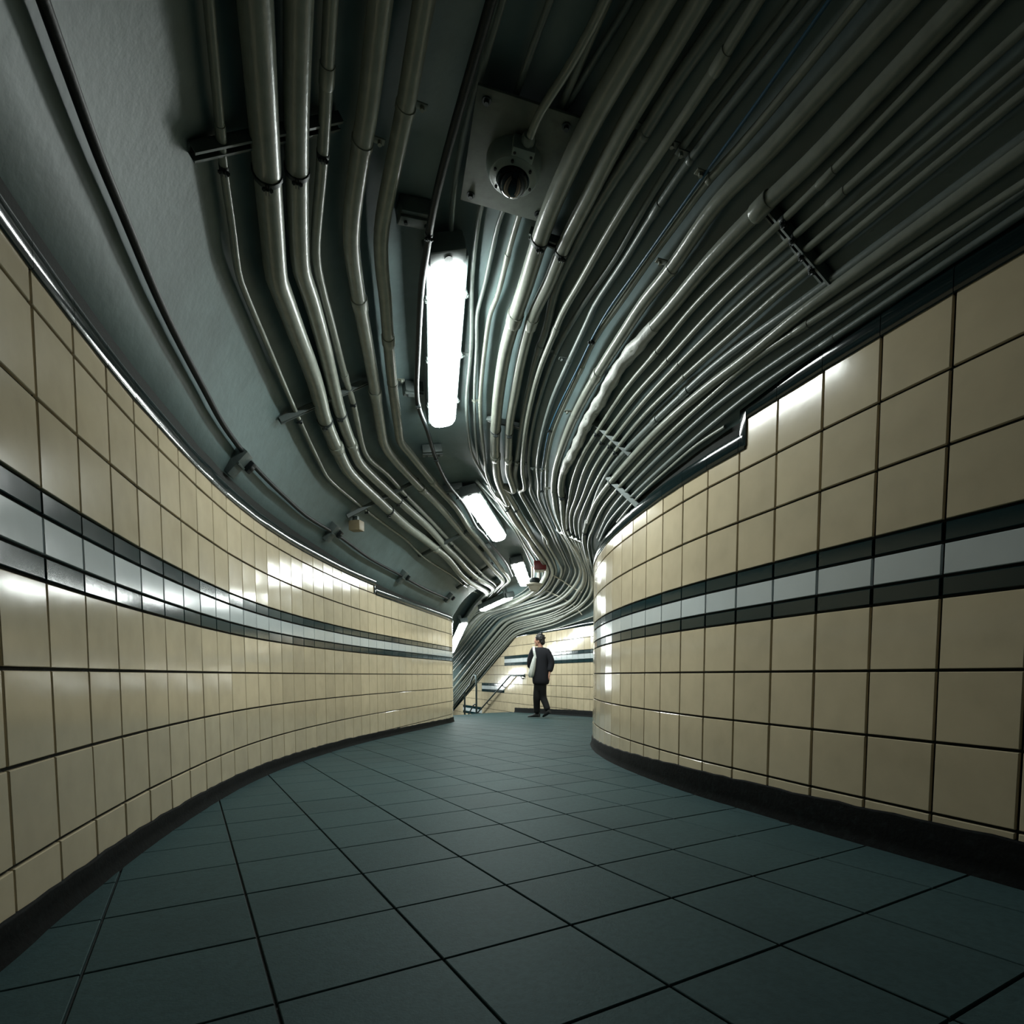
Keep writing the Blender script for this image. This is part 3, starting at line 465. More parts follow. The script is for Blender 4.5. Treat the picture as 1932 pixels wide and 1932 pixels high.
def place_tile(wall, path, side, s, w, zlo, zhi, kind, pool):
    p, x, n = wall_frame(path, s, w, side)
    q = Matrix((x if side == 'R' else x, n, Vector((0, 0, 1)))).transposed()
    if q.determinant() < 0: q = Matrix((-x, n, Vector((0, 0, 1)))).transposed()
    j = Quaternion((0, 0, 1), random.uniform(-.007, .007)) @ Quaternion(x, random.uniform(-.005, .005))
    mtx = Matrix.Translation(p + Vector((0, 0, (zlo + zhi) / 2)) + n * .001) @ j.to_matrix().to_4x4() @ q.to_4x4()
    pool.append((math.hypot(p.x, p.y), w, zhi - zlo, kind, mtx))
def flush(wall, pool, limit=300):
    pool.sort(key=lambda t: t[0]); rest = {}
    for k, (d, w, h, kind, mtx) in enumerate(pool):
        if k < limit:
            o = link({'tile': 'tile', 'tile_dark': 'dark_tile', 'tile_white': 'white_tile'}[kind], tile_mesh(w, h, kind), wall); o.matrix_local = mtx
        else: rest.setdefault(kind, MB()).add(*slab(w - GAP, h - GAP, TT), mtx)
    for kind, mb in rest.items():
        o = mb.build({'tile': 'distant_tiles', 'tile_dark': 'distant_dark_tiles', 'tile_white': 'distant_white_tiles'}[kind], M[kind], wall, smooth=False); o['kind'] = 'stuff'
def column(wall, path, side, s, w, top, bottom, pool, drop=0.0):
    """one column of tiles between bottom and top; the band sits 'drop' lower on the stairs"""
    b0 = BT - drop; z = b0 - TH * 1.03
    for h, kind in ((.285, 'tile_dark'), (.455, 'tile_white'), (.29, 'tile_dark')):
        if z < top - .02 and z + h * TH > bottom: place_tile(wall, path, side, s, w, z, min(z + h * TH, top + .01), kind, pool)
        z += h * TH
    k = 0
    while b0 + k * TH < top - .012:
        if b0 + (k + 1) * TH > bottom: place_tile(wall, path, side, s, w, b0 + k * TH, min(b0 + (k + 1) * TH, top), 'tile', pool)
        k += 1
    k = 0; b1 = b0 - 1.03 * TH
    while b1 - k * TH > bottom:
        if b1 - (k + 1) * TH < top: place_tile(wall, path, side, s, w, b1 - (k + 1) * TH, b1 - k * TH, 'tile', pool)
        k += 1
COVE = [(0, -.012), (.017, -.012), (.021, -.008), (.021, .058), (.020, .066), (.015, .074), (.004, .079), (0, .079)]
def trim_piece(wall, path, side, sa, sb, za, zb, name='trim_tile', prof=COVE, m='trim', gap=.0015):
    rows = []
    for t in (0, .5, 1):
        s = sa + gap + (sb - sa - 2 * gap) * t; p, x, n = wall_frame(path, s, .05, side); z = za + (zb - za) * t
        rows.append([(p.x + n.x * d, p.y + n.y * d, z + h) for d, h in prof])
    me = grid_mesh(name, rows, M[m]); k = len(prof)
    o = link(name, me, wall); return o
def upright(wall, path, side, s, z0, z1):
    p, x, n = wall_frame(path, s, .05, side)
    mb = MB().box((0, .010, 0), (.05, .022, z1 - z0), .006, Matrix.Translation(p + Vector((0, 0, (z0 + z1) / 2))) @ Matrix((x, n, Vector((0, 0, 1)))).transposed().to_4x4())
    mb.build('trim_tile', M['trim'], wall)
def skirting(name, path, side, s0, s1, h):
    rows = []; n = int((s1 - s0) / .08); rnd = random.Random(3)
    for i in range(n + 1):
        s = s0 + (s1 - s0) * i / n; p, x, nn = wall_frame(path, s, .05, side); hh = h(s) + rnd.uniform(-.004, .004); w = .020 + rnd.uniform(-.002, .002)
        row = []
        for d, zz in ((0, -.01), (w + .018, -.004), (w + .008, .018), (w, .045), (w, hh - .008), (w - .004, hh), (0, hh)):
            q = p + nn * d; row.append((q.x, q.y, floor_z(q.x, q.y) + zz))
        rows.append(row)
    return struct(name, grid_mesh(name, rows, M['base']))

# left wall
LEND = LW.near((-1.98, 11.95))
LSTEP = LW.near((-1.83, 7.225))
def left_top(s): return BT + TH * (2.43 if s < LSTEP else 2.0)
wall_left = backing(LW, LW.s[0], LW.near((-5, 18.6)), lambda s: H - 1.3 if s < NOSE_L else H - 4.2, lambda s: H + 1.32 if s < NOSE_L else H + .6, 'L', 'wall_left')
pool = []; k0 = int(LW.s[0] / TW_L)
k = k0; lcols = []
while (k + 1) * TW_L < LEND + .6:
    lcols.append(k); k += 1
for k in lcols:
    s = (k + .5) * TW_L; p = LW.at(s)
    column(wall_left, LW, 'L', s, TW_L, left_top(s), floor_z(*p) - .02, pool)
    if s > LW.near((-.66, 0)): trim_piece(wall_left, LW, 'L', k * TW_L, (k + 1) * TW_L, left_top(s), left_top(s))
flush(wall_left, [t for t in pool if t[4].translation.y > -.2])
upright(wall_left, LW, 'L', LSTEP - .02, BT + 2.0 * TH, BT + 2.43 * TH + .06)
skirting('baseboard_left', LW, 'L', LW.s[0], LEND, lambda s: .088)

# right wall, near part up to the bend and the far part that runs down beside the stairs
RSPLIT = RW.near((1.69, 9.4)); RSTEP = RW.near((1.105, 2.88)); RBEND = RW.near((-.14, 14.9))
def slope_drop(s): return max(0.0, s - RBEND) * .403
def right_top(s): return BT + TH * 3.0 if s < RSTEP else BT + TH * 2.43
def far_top(s): return BT + TH * 1.95 - slope_drop(s)
wall_right = backing(RW, RW.s[0], RSPLIT, lambda s: H - 1.3, lambda s: H + 1.45 if s < RSTEP else H + 1.32, 'R', 'wall_right')
wall_far = backing(RW, RSPLIT, RW.near((-3.3, 22)), lambda s: H - 1.3 - slope_drop(s), lambda s: H + 1.2 - slope_drop(s), 'R', 'wall_far')
pr, pf = [], []
k = int(RW.s[0] / TW_R); rlast = RW.near((-3.2, 21.8))
NDX = lambda s: 0 if s < RW.near((-.46, 15.6)) else (1 if s < RW.near((-1.16, 17.25)) else (2 if s < RW.near((-2.0, 19.1)) else 3))
while (k + 1) * TW_R < rlast:
    s = (k + .5) * TW_R; p = RW.at(s)
    if s < RSPLIT:
        column(wall_right, RW, 'R', s, TW_R, right_top(s), floor_z(*p) - .02, pr)
        sa, sb = k * TW_R, (k + 1) * TW_R
        if p[1] > -.3:
            if sa < RSTEP < sb:
                trim_piece(wall_right, RW, 'R', sa, RSTEP, BT + 3 * TH, BT + 3 * TH); trim_piece(wall_right, RW, 'R', RSTEP, sb, BT + 2.43 * TH, BT + 2.43 * TH)
            else: trim_piece(wall_right, RW, 'R', sa, sb, right_top(s), right_top(s))
    else:
        bot = floor_z(*p) - .02 if s < NOSE_R else floor_z(*RW.at(NOSE_R)) - slope_drop(s) - .15
        column(wall_far, RW, 'R', s, TW_R, far_top(s) + (.12 if s > RBEND else 0), bot, pf, NDX(s) * 3 * TH)
        trim_piece(wall_far, RW, 'R', k * TW_R, (k + 1) * TW_R, far_top(k * TW_R), far_top((k + 1) * TW_R))
    k += 1
flush(wall_right, [t for t in pr if t[4].translation.y > -.2])
flush(wall_far, pf)
upright(wall_right, RW, 'R', RSTEP + .02, BT + 2.43 * TH, BT + 3.0 * TH + .06)
skirting('baseboard_right', RW, 'R', RW.s[0], RSPLIT, lambda s: .14 if s < 1 else max(.085, .14 - (s - 1) * .018))
skirting('baseboard_far', RW, 'R', RSPLIT, RW.near((-.16, 14.95)), lambda s: .12)

# stairs going down at the far left
stairs = empty('stairs', (-1.4, 14.2, floor_z(-1.4, 14.2)))
stairs['kind'] = 'structure'
zt0 = floor_z(-1.4, 14.2)
for i in range(16):
    a = LW.at(NOSE_L + i * .27); b = RW.at(NOSE_R + i * .27); a2 = LW.at(NOSE_L + (i + 1) * .27); b2 = RW.at(NOSE_R + (i + 1) * .27)
    if i == 0: za, zb = floor_z(*a) - .0, floor_z(*b)
    z = zt0 - (i + 1) * .109
    top = [(*a, z), (*b, z), (*b2, z), (*a2, z)]; low = [(q[0], q[1], z - .35) for q in top]
    rise = [(*a, z + .109 if i else za), (*b, z + .109 if i else zb)]
    mb = MB().add(top + low + rise, [[0, 1, 2, 3], [4, 5, 6, 7], [3, 2, 6, 7], [0, 1, 9, 8]])
    o = mb.build('step', M['step'], stairs, smooth=False); o.matrix_parent_inverse = Matrix.Translation(stairs.location).inverted()

# ---------------------------------------------------------------- conduits
def ring_mesh(r, ln, m, n=14):
    return MB().lathe([(r * .96, -ln / 2), (r, -ln / 2 + .004), (r, ln / 2 - .004), (r * .96, ln / 2)], n, None, True).mesh('coupling', m)
def clamp_mesh(r, m):
    """strap round the pipe with two bolted ears (pipe axis = local z, ears towards -x = downwards)"""
    mb = MB().lathe([(r * 1.03, -.011), (r * 1.10, -.009), (r * 1.10, .009), (r * 1.03, .011)], 14)
    e = max(.007, r * .30)
    for sx in (-1, 1): mb.box((-(r + e * .75), sx * .0055, 0), (e * 2.1, .0035, .024), .001)
    rot = Matrix.Rotation(math.radians(90), 4, 'X')
    mb.lathe([(.0052, -.020), (.0052, .020)], 6, Matrix.Translation((-(r + e), 0, 0)) @ rot)
    mb.lathe([(.0085, -.016), (.0085, -.009)], 6, Matrix.Translation((-(r + e), 0, 0)) @ rot)
    mb.lathe([(.0085, .009), (.0085, .016)], 6, Matrix.Translation((-(r + e), 0, 0)) @ rot)
    return mb.mesh('clamp', m)
def saddle_mesh(r, m, sgn):
    mb = MB().lathe([(r * 1.02, -.012), (r * 1.09, -.010), (r * 1.09, .010), (r * 1.02, .012)], 16)
    mb.box((r * .75, sgn * (r + .022), 0), (.006, .052, .026), .0015).lathe([(.009, -.016), (.009, .002)], 6, Matrix.Translation((r * .70, sgn * (r + .028), 0)) @ Matrix.Rotation(math.radians(90), 4, 'Y'))
    return mb.mesh('clamp', m)
PIPE_OBJ = {}
def at_len(pts, s):
    for a, b in zip(pts, pts[1:]):
        d = (b - a).length
        if s <= d or b is pts[-1]: return a.lerp(b, min(1, s / max(d, 1e-6))), (b - a).normalized()
        s -= d
cl_cache = {}
for key, (r, kind, pts, coup, cl) in PIPE_DATA.items():
    P0 = [Vector(p) for p in pts]; C = sum((b - a).length for a, b in zip(P0, P0[1:]))
    path = even_out(smooth_path(P0, .07), 1); rnd = random.Random(len(pts) * 7 + int(r * 1e4))
    m = {'black': M['black'], 'blue': M['blue'], 'thin': M['white']}.get(kind, M['pipe_shaded'] if key in DIM else M['pipe'])
    n = 16 if r > .02 else (12 if r > .008 else 8)
    label, cat, group, name = PIPE_LABEL[key]
    # the run starts at its first point; every part hangs under it
    o = MB().tube(path, (lambda i, path=path, r=r, key=key: r * (1 + (.5 if key[0] == 'M' else .3) * min(1, max(0, (path[i].y - 9) / 6)))), n).build(name, m, None, True, 1.2); tag(o, label, cat, group); PIPE_OBJ[key] = o
    for s in coup:
        p, t = at_len(P0, s); c = link('coupling', cl_cache.setdefault(('k', r), ring_mesh(r * 1.16, .055 + r * .8, m)), o)
        c.matrix_local = Matrix.Translation(p) @ t.to_track_quat('Z', 'X').to_matrix().to_4x4()
    for s in cl:
        p, t = at_len(P0, s); x = Vector((0, 0, 1)); x = (x - t * x.dot(t)).normalized()
        c = link('clamp', cl_cache.setdefault(('c', r, key in SADDLED), saddle_mesh(r, m, 1 if key in ('P5', 'P6') else -1) if key in SADDLED else clamp_mesh(r, M['clamp'])), o); c.matrix_local = Matrix.Translation(p) @ Matrix((x, t.cross(x), t)).transposed().to_4x4()
    if kind == 'wrap':
        # lumpy pale wrapping round the damaged stretch
        sec = [q for q in path if 3.0 < q.y < 4.9 and q.x > .1]
        ph = [rnd.uniform(0, 6.28) for _ in range(8)]
        def rad(i, sec=sec):
            w = min(1, i / 3, (len(sec) - 1 - i) / 3)
            return lambda a: r * (1.04 + w * (.16 + .11 * math.sin(2 * a + ph[0] + i * .9) + .10 * math.sin(3 * a + ph[1] - i * 1.3) + .08 * math.sin(5 * a + i * 2.1)))
        sec = smooth_path(sec, .03)
        MB().add(*tube_vf(sec, lambda i: rad(i, sec), 16)).build('wrapping', M['wrap'], o, True, 1.2)['label'] = 'pale crumpled wrapping with torn edges'

# support rails under the vault ---------------------------------------
def rail(name, a, b, w, h, label, group):
    a, b = Vector(a), Vector(b); L = (b - a).length; mt = orient((a + b) / 2, b - a)
    o = empty(name, (a + b) / 2, mt.to_quaternion())
    mb = MB(); t = .004
    mb.box((0, 0, h / 2 - t / 2), (L, w, t)); mb.box((0, w / 2 - t / 2, 0), (L, t, h)); mb.box((0, -w / 2 + t / 2, 0), (L, t, h))
    mb.box((0, w / 2 - .007, -h / 2 + t / 2), (L, .010, t)); mb.box((0, -w / 2 + .007, -h / 2 + t / 2), (L, .010, t))
    mb.build('channel', M['steel'], o, smooth=False)
    MB().box((0, 0, h / 2 - .007), (L * .98, w - .010, .003)).build('slot_shade', M['hole'], o, smooth=False)  # near-black sheet lining the channel; shade of the hollow put in as colour
    tag(o, label, 'rail', group)
for key, (a, b, w, h) in EXTRA.items():
    if key[0] == 'r': rail('support_rail', a, b, w * 1.1, h * 1.2, RAIL_LABEL[key], 'channel rails under the vault')
    else:
        a, b = Vector(a), Vector(b); mt = orient((a + b) / 2, b - a); o = empty('mounting_block', (a + b) / 2, mt.to_quaternion())
        L = (b - a).length
        MB().box((0, 0, .012), (L, w, .07), .006).build('block', M['steel'], o)
        MB().box((0, 0, -.030), (L * 1.02, w * .55, .012), .002).build('strap', M['steel'], o)
        for sx in (-1, 1): MB().lathe([(.009, -.008), (.009, .006)], 6, Matrix.Translation((sx * L * .32, 0, -.040))).build('bolt', M['clamp'], o)
        tag(o, BOX_LABEL[key], 'bracket', 'blocks carrying the lamp cable')
# boxes that carry the black cable on the left haunch
for key, (p, lab) in CABLE_BOX.items():   # box, strap, clamp and bolts each
    p = Vector(p); s = LW.near((p.x, p.y)); q, x, n = wall_frame(LW, s, .1, 'L')
    nrm = (n * .75 + Vector((0, 0, -.66))).normalized(); y = nrm.cross(x)
    o = empty('cable_bracket', p, Matrix((x, y, nrm)).transposed().to_quaternion())
    MB().box((-.02, -.035, -.005), (.11, .185, .075), .005).build('box', M['steel'], o)
    MB().box((-.02, -.035, .035), (.112, .014, .014), .002).build('strap', M['steel'], o)
    mb = MB().box((.060, .0, .030), (.06, .075, .060), .008); mb.lathe([(.026, -.03), (.030, -.02), (.030, .02), (.024, .03)], 14, Matrix.Translation((.062, 0, .035)) @ Matrix.Rotation(math.radians(90), 4, 'Y'))
    mb.build('cable_clamp', M['black'], o)
    for k in (-1, 1): MB().lathe([(.006, 0), (.006, .018)], 6, Matrix.Translation((.055 + k * .016, -.032, .03))).build('bolt', M['clamp'], o)
    tag(o, lab, 'bracket', 'brackets under the left black cable')

# ---------------------------------------------------------------- lamps
def lamp(a, b, label, w=.205):
    # hung a little below the vault and turned slightly towards the right wall
    a, b = Vector(a), Vector(b); L = (b - a).length; rot = orient((a + b) / 2, b - a) @ Matrix.Rotation(math.radians(LAMP_ROLL), 4, 'X')
    o = empty('light_fixture', (a + b) / 2, rot.to_quaternion())
    MB().box((-.012, 0, .066), (L + .06, w * 1.10, .110), .012).build('housing', M['housing'], o)
    v, f = [], []; n = 12
    secs = [(-L / 2, .80), (-L / 2 + .012, .93), (-L / 2 + .035, 1), (L / 2 - .05, 1), (L / 2 - .02, .93), (L / 2 - .004, .80), (L / 2, .68)]
    for x, k in secs:
        for i in range(n + 1):
            an = math.pi * i / n; y = -math.cos(an); z = math.sin(an)
            v.append((x, math.copysign(abs(y) ** .75, y) * w / 2 * k, .024 - (abs(z) ** .7) * .070 * k))
    m_ = n + 1
    for i in range(len(secs) - 1):
        for j in range(n): f.append([i * m_ + j, i * m_ + j + 1, (i + 1) * m_ + j + 1, (i + 1) * m_ + j])
    f.append(list(range(m_))); f.append([(len(secs) - 1) * m_ + j for j in range(m_)])
    MB().add(v, f).build('diffuser', M['lit'], o, True, 1.2)
    MB().box((-L / 2 - .055, 0, .046), (.11, w * .92, .10), .014).build('end_cap', M['housing'], o)
    MB().lathe([(.022, -.005), (.018, .005)], 14, Matrix.Translation((-L / 2 - .060, 0, -.004))).build('plug', M['clamp'], o)
    for sx in (-.36, -.02, .32):
        for sy in (-1, 1):
            MB().box((sx * L, sy * (w / 2 + .010), .020), (.036, .010, .050), .002).box((sx * L, sy * (w / 2 + .017), .0), (.016, .010, .016), .002).build('latch', M['steel'], o)
    for sx in (-.42, .42): MB().box((sx * L, 0, .20), (.04, w * .4, .19), .004).build('hanger', M['steel'], o)
    tag(o, label, 'light', 'ceiling lamps along the passage')
for a, b, lab in LAMPS: lamp(a, b, lab)

# ---------------------------------------------------------------- camera dome on its plate
ax = Vector((.974, .225, -.09)).normalized()
pm = orient((-.029, 2.587, 2.816), ax)
o = empty('mounting_plate', (-.029, 2.587, 2.816), pm.to_quaternion()); o.scale = (1.38,) * 3
MB().box((0, 0, 0), (.290, .385, .008), .0025).build('sheet', M['plate'], o)
for sx in (-1, 1):
    for sy in (-1, 1):
        b = MB().lathe([(.013, 0), (.013, -.003)], 12, Matrix.Translation((sx * .115, sy * .160, -.004))).lathe([(.0075, -.003), (.0075, -.011)], 6, Matrix.Translation((sx * .115, sy * .160, -.004)))
        b.build('bolt', M['clamp'], o)
tag(o, 'square painted plate bolted under the thin conduits behind the security camera', 'plate')
o = empty('security_camera', (-.033, 2.580, 2.810), pm.to_quaternion()); o.scale = (1.42,) * 3
MB().lathe([(.083, 0), (.083, -.018), (.078, -.034), (.070, -.046), (.068, -.047), (.064, -.047), (.050, -.054), (.050, -.050)], 36).build('base', M['camera'], o)
MB().lathe([(.048, -.046)] + [(.046 * math.cos(a), -.052 - .044 * math.sin(a)) for a in [k * math.pi / 16 for k in range(8)]] + [(.003, -.0965)], 32).build('dome', M['glass'], o)
MB().box((.012, -.072, -.026), (.066, .050, .040), .006).build('junction_box', M['camera'], o)
rg = MB()
for k in range(6):
    a = k * math.pi / 3 + .3; rg.lathe([(.0042, -.0525), (.0042, -.0475)], 8, Matrix.Translation((.059 * math.cos(a), .059 * math.sin(a), -.0012)))
for sx in (-.012, .036): rg.lathe([(.0042, -.0475), (.0042, -.044)], 8, Matrix.Translation((sx, -.080, 0)))
rg.build('screws', M['hole'], o)
MB().lathe([(.016, -.014), (.019, -.006), (.019, .008), (.015, .016)], 14, Matrix.Translation((.020, -.098, -.020)) @ Matrix.Rotation(math.radians(82), 4, 'X')).build('gland', M['camera'], o)
tag(o, 'grey security camera with smoked dome, screwed to the square plate', 'camera')

# white domed unit with its red box --------------------------------------
o = empty('ceiling_detector', (.203, 9.6, 2.47)); o.scale = (1.38,) * 3
MB().lathe([(.030, -.215), (.098, -.232), (.103, -.243), (.098, -.252), (.072, -.266), (.062, -.292), (.048, -.312), (.012, -.320)], 28).build('dome', M['white'], o)
MB().lathe([(.055, -.165), (.062, -.175), (.062, -.212), (.05, -.222)], 20).build('neck', M['clamp'], o)
for dx in (-.030, .062): MB().tube([(dx, 0, -.03), (dx * .9, 0, -.19)], .010, 8).build('rod', M['white'], o)
MB().box((.066, 0, -.02), (.145, .11, .105), .006).build('red_box', M['red'], o)['label'] = 'dark red box at the top'
MB().box((.058, -.005, -.082), (.115, .10, .016), .003).build('tray', M['white'], o)
tag(o, 'white domed unit hanging under a red box between the pipes', 'detector')
# beige box on the lone conduit
o = empty('sensor_box', (-1.665, 5.92, 2.15), orient((0, 0, 0), (.25, .96, 0)).to_quaternion()); o.scale = (1.15,) * 3
MB().box((0, 0, 0), (.085, .105, .085), .006).build('body', M['beige'], o)
MB().lathe([(.022, -.004), (.020, .006)], 14, Matrix.Translation((.045, -.02, -.01)) @ Matrix.Rotation(math.radians(90), 4, 'Y')).build('lens', M['hole'], o)
MB().box((-.01, .0, .055), (.03, .05, .05), .004).build('bracket', M['steel'], o)
tag(o, 'small beige box under the lone left conduit, near the second cable bracket', 'box')

# ---------------------------------------------------------------- handrails
def wall_pt(s, d, z):
    p, x, n = wall_frame(RW, s, .1, 'R'); q = p + n * d; return Vector((q.x, q.y, z))
s0, s1, s2 = RW.near((.09, 14.36)), RW.near((-.205, 15.05)), RW.near((-2.3, 19.75))
zr = H - .004
o = empty('wall_handrail', wall_pt(s1, .1, zr)); inv = Matrix.Translation(o.location).inverted()
pts = [wall_pt(s0, .035, zr), wall_pt(s0 + .02, .10, zr)] + [wall_pt(s0 + (s1 - s0) * t, .11, zr) for t in (.3, .7, .97)] + [wall_pt(s1 + k * .4, .11, zr - k * .4 * .435) for k in range(1, 13)]
MB().tube(smooth_path(pts, .1), .021, 12).build('rail', M['rail'], o).matrix_parent_inverse = inv
for s in (s0 + .06, s1 + .55, s1 + 1.75, s1 + 2.95):
    z = zr - max(0, s - s1) * .435
    MB().tube([wall_pt(s, .005, z - .07), wall_pt(s, .07, z - .07), wall_pt(s, .11, z - .01)], .012, 8).build('bracket', M['rail'], o).matrix_parent_inverse = inv
for_knob = MB(); c = wall_pt(s0, .012, zr); for_knob.lathe([(.02, -.01), (.045, -.006), (.045, .006), (.02, .012)], 16, Matrix.Translation(c) @ Matrix.Rotation(math.radians(90), 4, 'X'))
for_knob.build('wall_rose', M['rail'], o).matrix_parent_inverse = inv
tag(o, 'dark steel handrail fixed to the tiled wall beside the descending stairs', 'handrail')
pa, pb = Vector((-1.165, 14.72, 0)), Vector((-1.60, 16.1, 0)); za, zb = H + .015, H - .43
fa = floor_z(pa.x, pa.y)
o = empty('stair_railing', (pa.x, pa.y, fa)); inv = Matrix.Translation(o.location).inverted()
pts = [Vector((pa.x, pa.y, fa - .02)), Vector((pa.x, pa.y, za - .18)), Vector((pa.x - .01, pa.y + .03, za - .05)), Vector((pa.x - .05, pa.y + .12, za)), Vector((pa.x - .12, pa.y + .3, za - .07))] + [pa.lerp(pb, t) + Vector((0, 0, za + (zb - za) * t - .02)) for t in (.45, .75, 1.0, 1.6, 2.2)]
MB().tube(smooth_path(pts, .06), .024, 12).build('rail', M['rail'], o).matrix_parent_inverse = inv
MB().tube([Vector((pb.x, pb.y, fa - .9)), Vector((pb.x, pb.y, zb - .02))], .024, 12).build('post', M['rail'], o).matrix_parent_inverse = inv
pts = [Vector((pa.x, pa.y + .01, fa + .22)), Vector((pa.x - .06, pa.y + .10, fa + .23)), Vector((pa.x - .12, pa.y + .28, fa + .16)), pb + Vector((0, 0, fa - .30)), pb.lerp(pa, -.6) + Vector((0, 0, fa - .62))]
MB().tube(smooth_path(pts, .06), .018, 10).build('lower_rail', M['rail'], o).matrix_parent_inverse = inv
tag(o, 'free-standing steel stair railing with curved top beside the left wall end', 'handrail')

# ---------------------------------------------------------------- person walking to the stairs
PY = 11.5
def W(px, py, dy=0.0):
    y = PY + dy; return Vector(((px - 985) / 1090 * y, y, H + (1274.5 - py) / 1090 * y))
def skinned(name, nodes, edges, m, parent, sub=2, root=0):
    me = bpy.data.meshes.new(name); me.from_pydata([tuple(n[0]) for n in nodes], edges, [])
    t = bpy.data.objects.new('tmp', me); COL.objects.link(t)
    md = t.modifiers.new('skin', 'SKIN'); md.use_smooth_shade = True; md.branch_smoothing = .4
    for i, n in enumerate(nodes):
        r = n[1]; me.skin_vertices[0].data[i].radius = r if isinstance(r, tuple) else (r, r)
    me.skin_vertices[0].data[root].use_root = True
    sb = t.modifiers.new('sub', 'SUBSURF'); sb.levels = sub; sb.render_levels = sub
    dg = bpy.context.evaluated_depsgraph_get(); dg.update()
    out = bpy.data.meshes.new_from_object(t.evaluated_get(dg)); out.name = name
    bpy.data.objects.remove(t); bpy.data.meshes.remove(me)
    out.materials.clear(); out.materials.append(m)
    for p in out.polygons: p.use_smooth = True
    o = link(name, out, parent); o.matrix_parent_inverse = Matrix.Translation(parent.location).inverted() if parent else Matrix()
    return o
base = W(1019, 1352); base.z = floor_z(base.x, base.y)
person = empty('person', base); pinv = Matrix.Translation(base).inverted()
hipL, hipR = W(1014.5, 1287, .03), W(1023, 1287, -.05)
kneeL, kneeR = W(1012.5, 1315, .0), W(1024, 1315, .02)
ankL, ankR = W(1013, 1343, .10), W(1034, 1338, -.12)
pel, waist, chest, neck0, neck1 = W(1019, 1283), W(1019, 1262), W(1019.5, 1236), W(1019, 1222), W(1018.5, 1216)
head, crown = W(1017, 1210, .01), W(1018.5, 1203, .01)
shL, shR = W(1006, 1226, .06), W(1033, 1229, -.06)
elL, elR = W(999.5, 1247, .08), W(1041, 1250, -.06)
wrL, wrR = W(1000, 1262, .16), W(1037, 1268, -.10)
nodes = [(pel, .10), (waist, .10), (chest, .115), (neck0, .055), (neck1, .050), (head, .075), (crown, .078),
         (shL, .052), (elL, .040), (wrL, .026), (shR, .052), (elR, .040), (wrR, .026),
         (hipL, .075), (kneeL, .052), (ankL, .036), (hipR, .075), (kneeR, .052), (ankR, .036)]
edges = [(0, 1), (1, 2), (2, 3), (3, 4), (4, 5), (5, 6), (2, 7), (7, 8), (8, 9), (2, 10), (10, 11), (11, 12), (0, 13), (13, 14), (14, 15), (0, 16), (16, 17), (17, 18)]
for wi, wr, el in ((9, wrL, elL), (12, wrR, elR)):
    d = (wr - el).normalized(); sd = Vector((0, 1, 0)); sd = (sd - d * sd.dot(d)).normalized(); cv = d.cross(sd)
    palm = len(nodes); nodes.append((wr + d * .05, (.030, .016))); edges.append((wi, palm))
    for k, ln in enumerate((.066, .076, .071, .056)):
        off = sd * (.027 - k * .018); a = len(nodes)
        nodes += [(wr + d * .092 + off, .0085), (wr + d * (.092 + ln * .55) + off * 1.05 + cv * .012, .008), (wr + d * (.092 + ln) + off + cv * .034, .0065)]
        edges += [(palm, a), (a, a + 1), (a + 1, a + 2)]
    a = len(nodes); nodes += [(wr + d * .055 + sd * .046 + cv * .012, .0095), (wr + d * .092 + sd * .052 + cv * .026, .0075)]; edges += [(palm, a), (a, a + 1)]
skinned('body', nodes, edges, M['skin'], person)
# face looking to the left, hair, ear
fd = Vector((-.93, .36, -.08)).normalized(); hc = W(1017.6, 1208, .01)
fs = fd.cross(Vector((0, 0, 1))).normalized(); fu = fs.cross(fd)
hm = Matrix((fs, fd, fu)).transposed().to_4x4(); hm = Matrix.Translation(hc) @ hm
def ell(mb, c, s, n=14, keep=None):
    v = []; f = []
    for i in range(n + 1):
        for j in range(n):
            a, b = math.pi * i / n, 2 * math.pi * j / n
            v.append((c[0] + s[0] * math.sin(a) * math.cos(b), c[1] + s[1] * math.sin(a) * math.sin(b), c[2] + s[2] * math.cos(a)))
    for i in range(n):
        for j in range(n): f.append([i * n + j, i * n + (j + 1) % n, (i + 1) * n + (j + 1) % n, (i + 1) * n + j])
    return mb.add(v, f, hm)
mb = MB(); ell(mb, (0, .012, -.012), (.070, .088, .112)); ell(mb, (0, .098, -.022), (.013, .018, .024), 8)
ell(mb, (0, .075, -.085), (.034, .030, .030), 8)
for sx in (-1, 1): ell(mb, (sx * .073, -.002, -.022), (.010, .022, .032), 8)
fo = mb.build('head', M['skin'], person); fo.matrix_parent_inverse = pinv
mb = MB()
for sx in (-1, 1): ell(mb, (sx * .030, .090, -.002), (.012, .008, .006), 8)
mb.build('eyes', M['hole'], fo, True).matrix_parent_inverse = pinv
mb = MB(); ell(mb, (0, .091, -.062), (.024, .008, .007), 8); mb.build('mouth', M['red'], fo).matrix_parent_inverse = pinv
rnd = random.Random(5); mb = MB(); ell(mb, (0, -.018, .022), (.088, .098, .102), 18); ell(mb, (0, -.060, -.040), (.070, .052, .070), 12)
for k in range(26):
    a = rnd.uniform(0, 6.28); e = rnd.uniform(-.2, 1.5); c = (math.cos(a) * math.cos(e) * .080, -.025 + math.sin(a) * math.cos(e) * .085, .025 + math.sin(e) * .095)
    if c[1] > .055 and c[2] < .06: continue
    ell(mb, c, (rnd.uniform(.018, .03), rnd.uniform(.018, .03), rnd.uniform(.012, .022)), 6)
mb.build('hair', M['hair'], person).matrix_parent_inverse = pinv
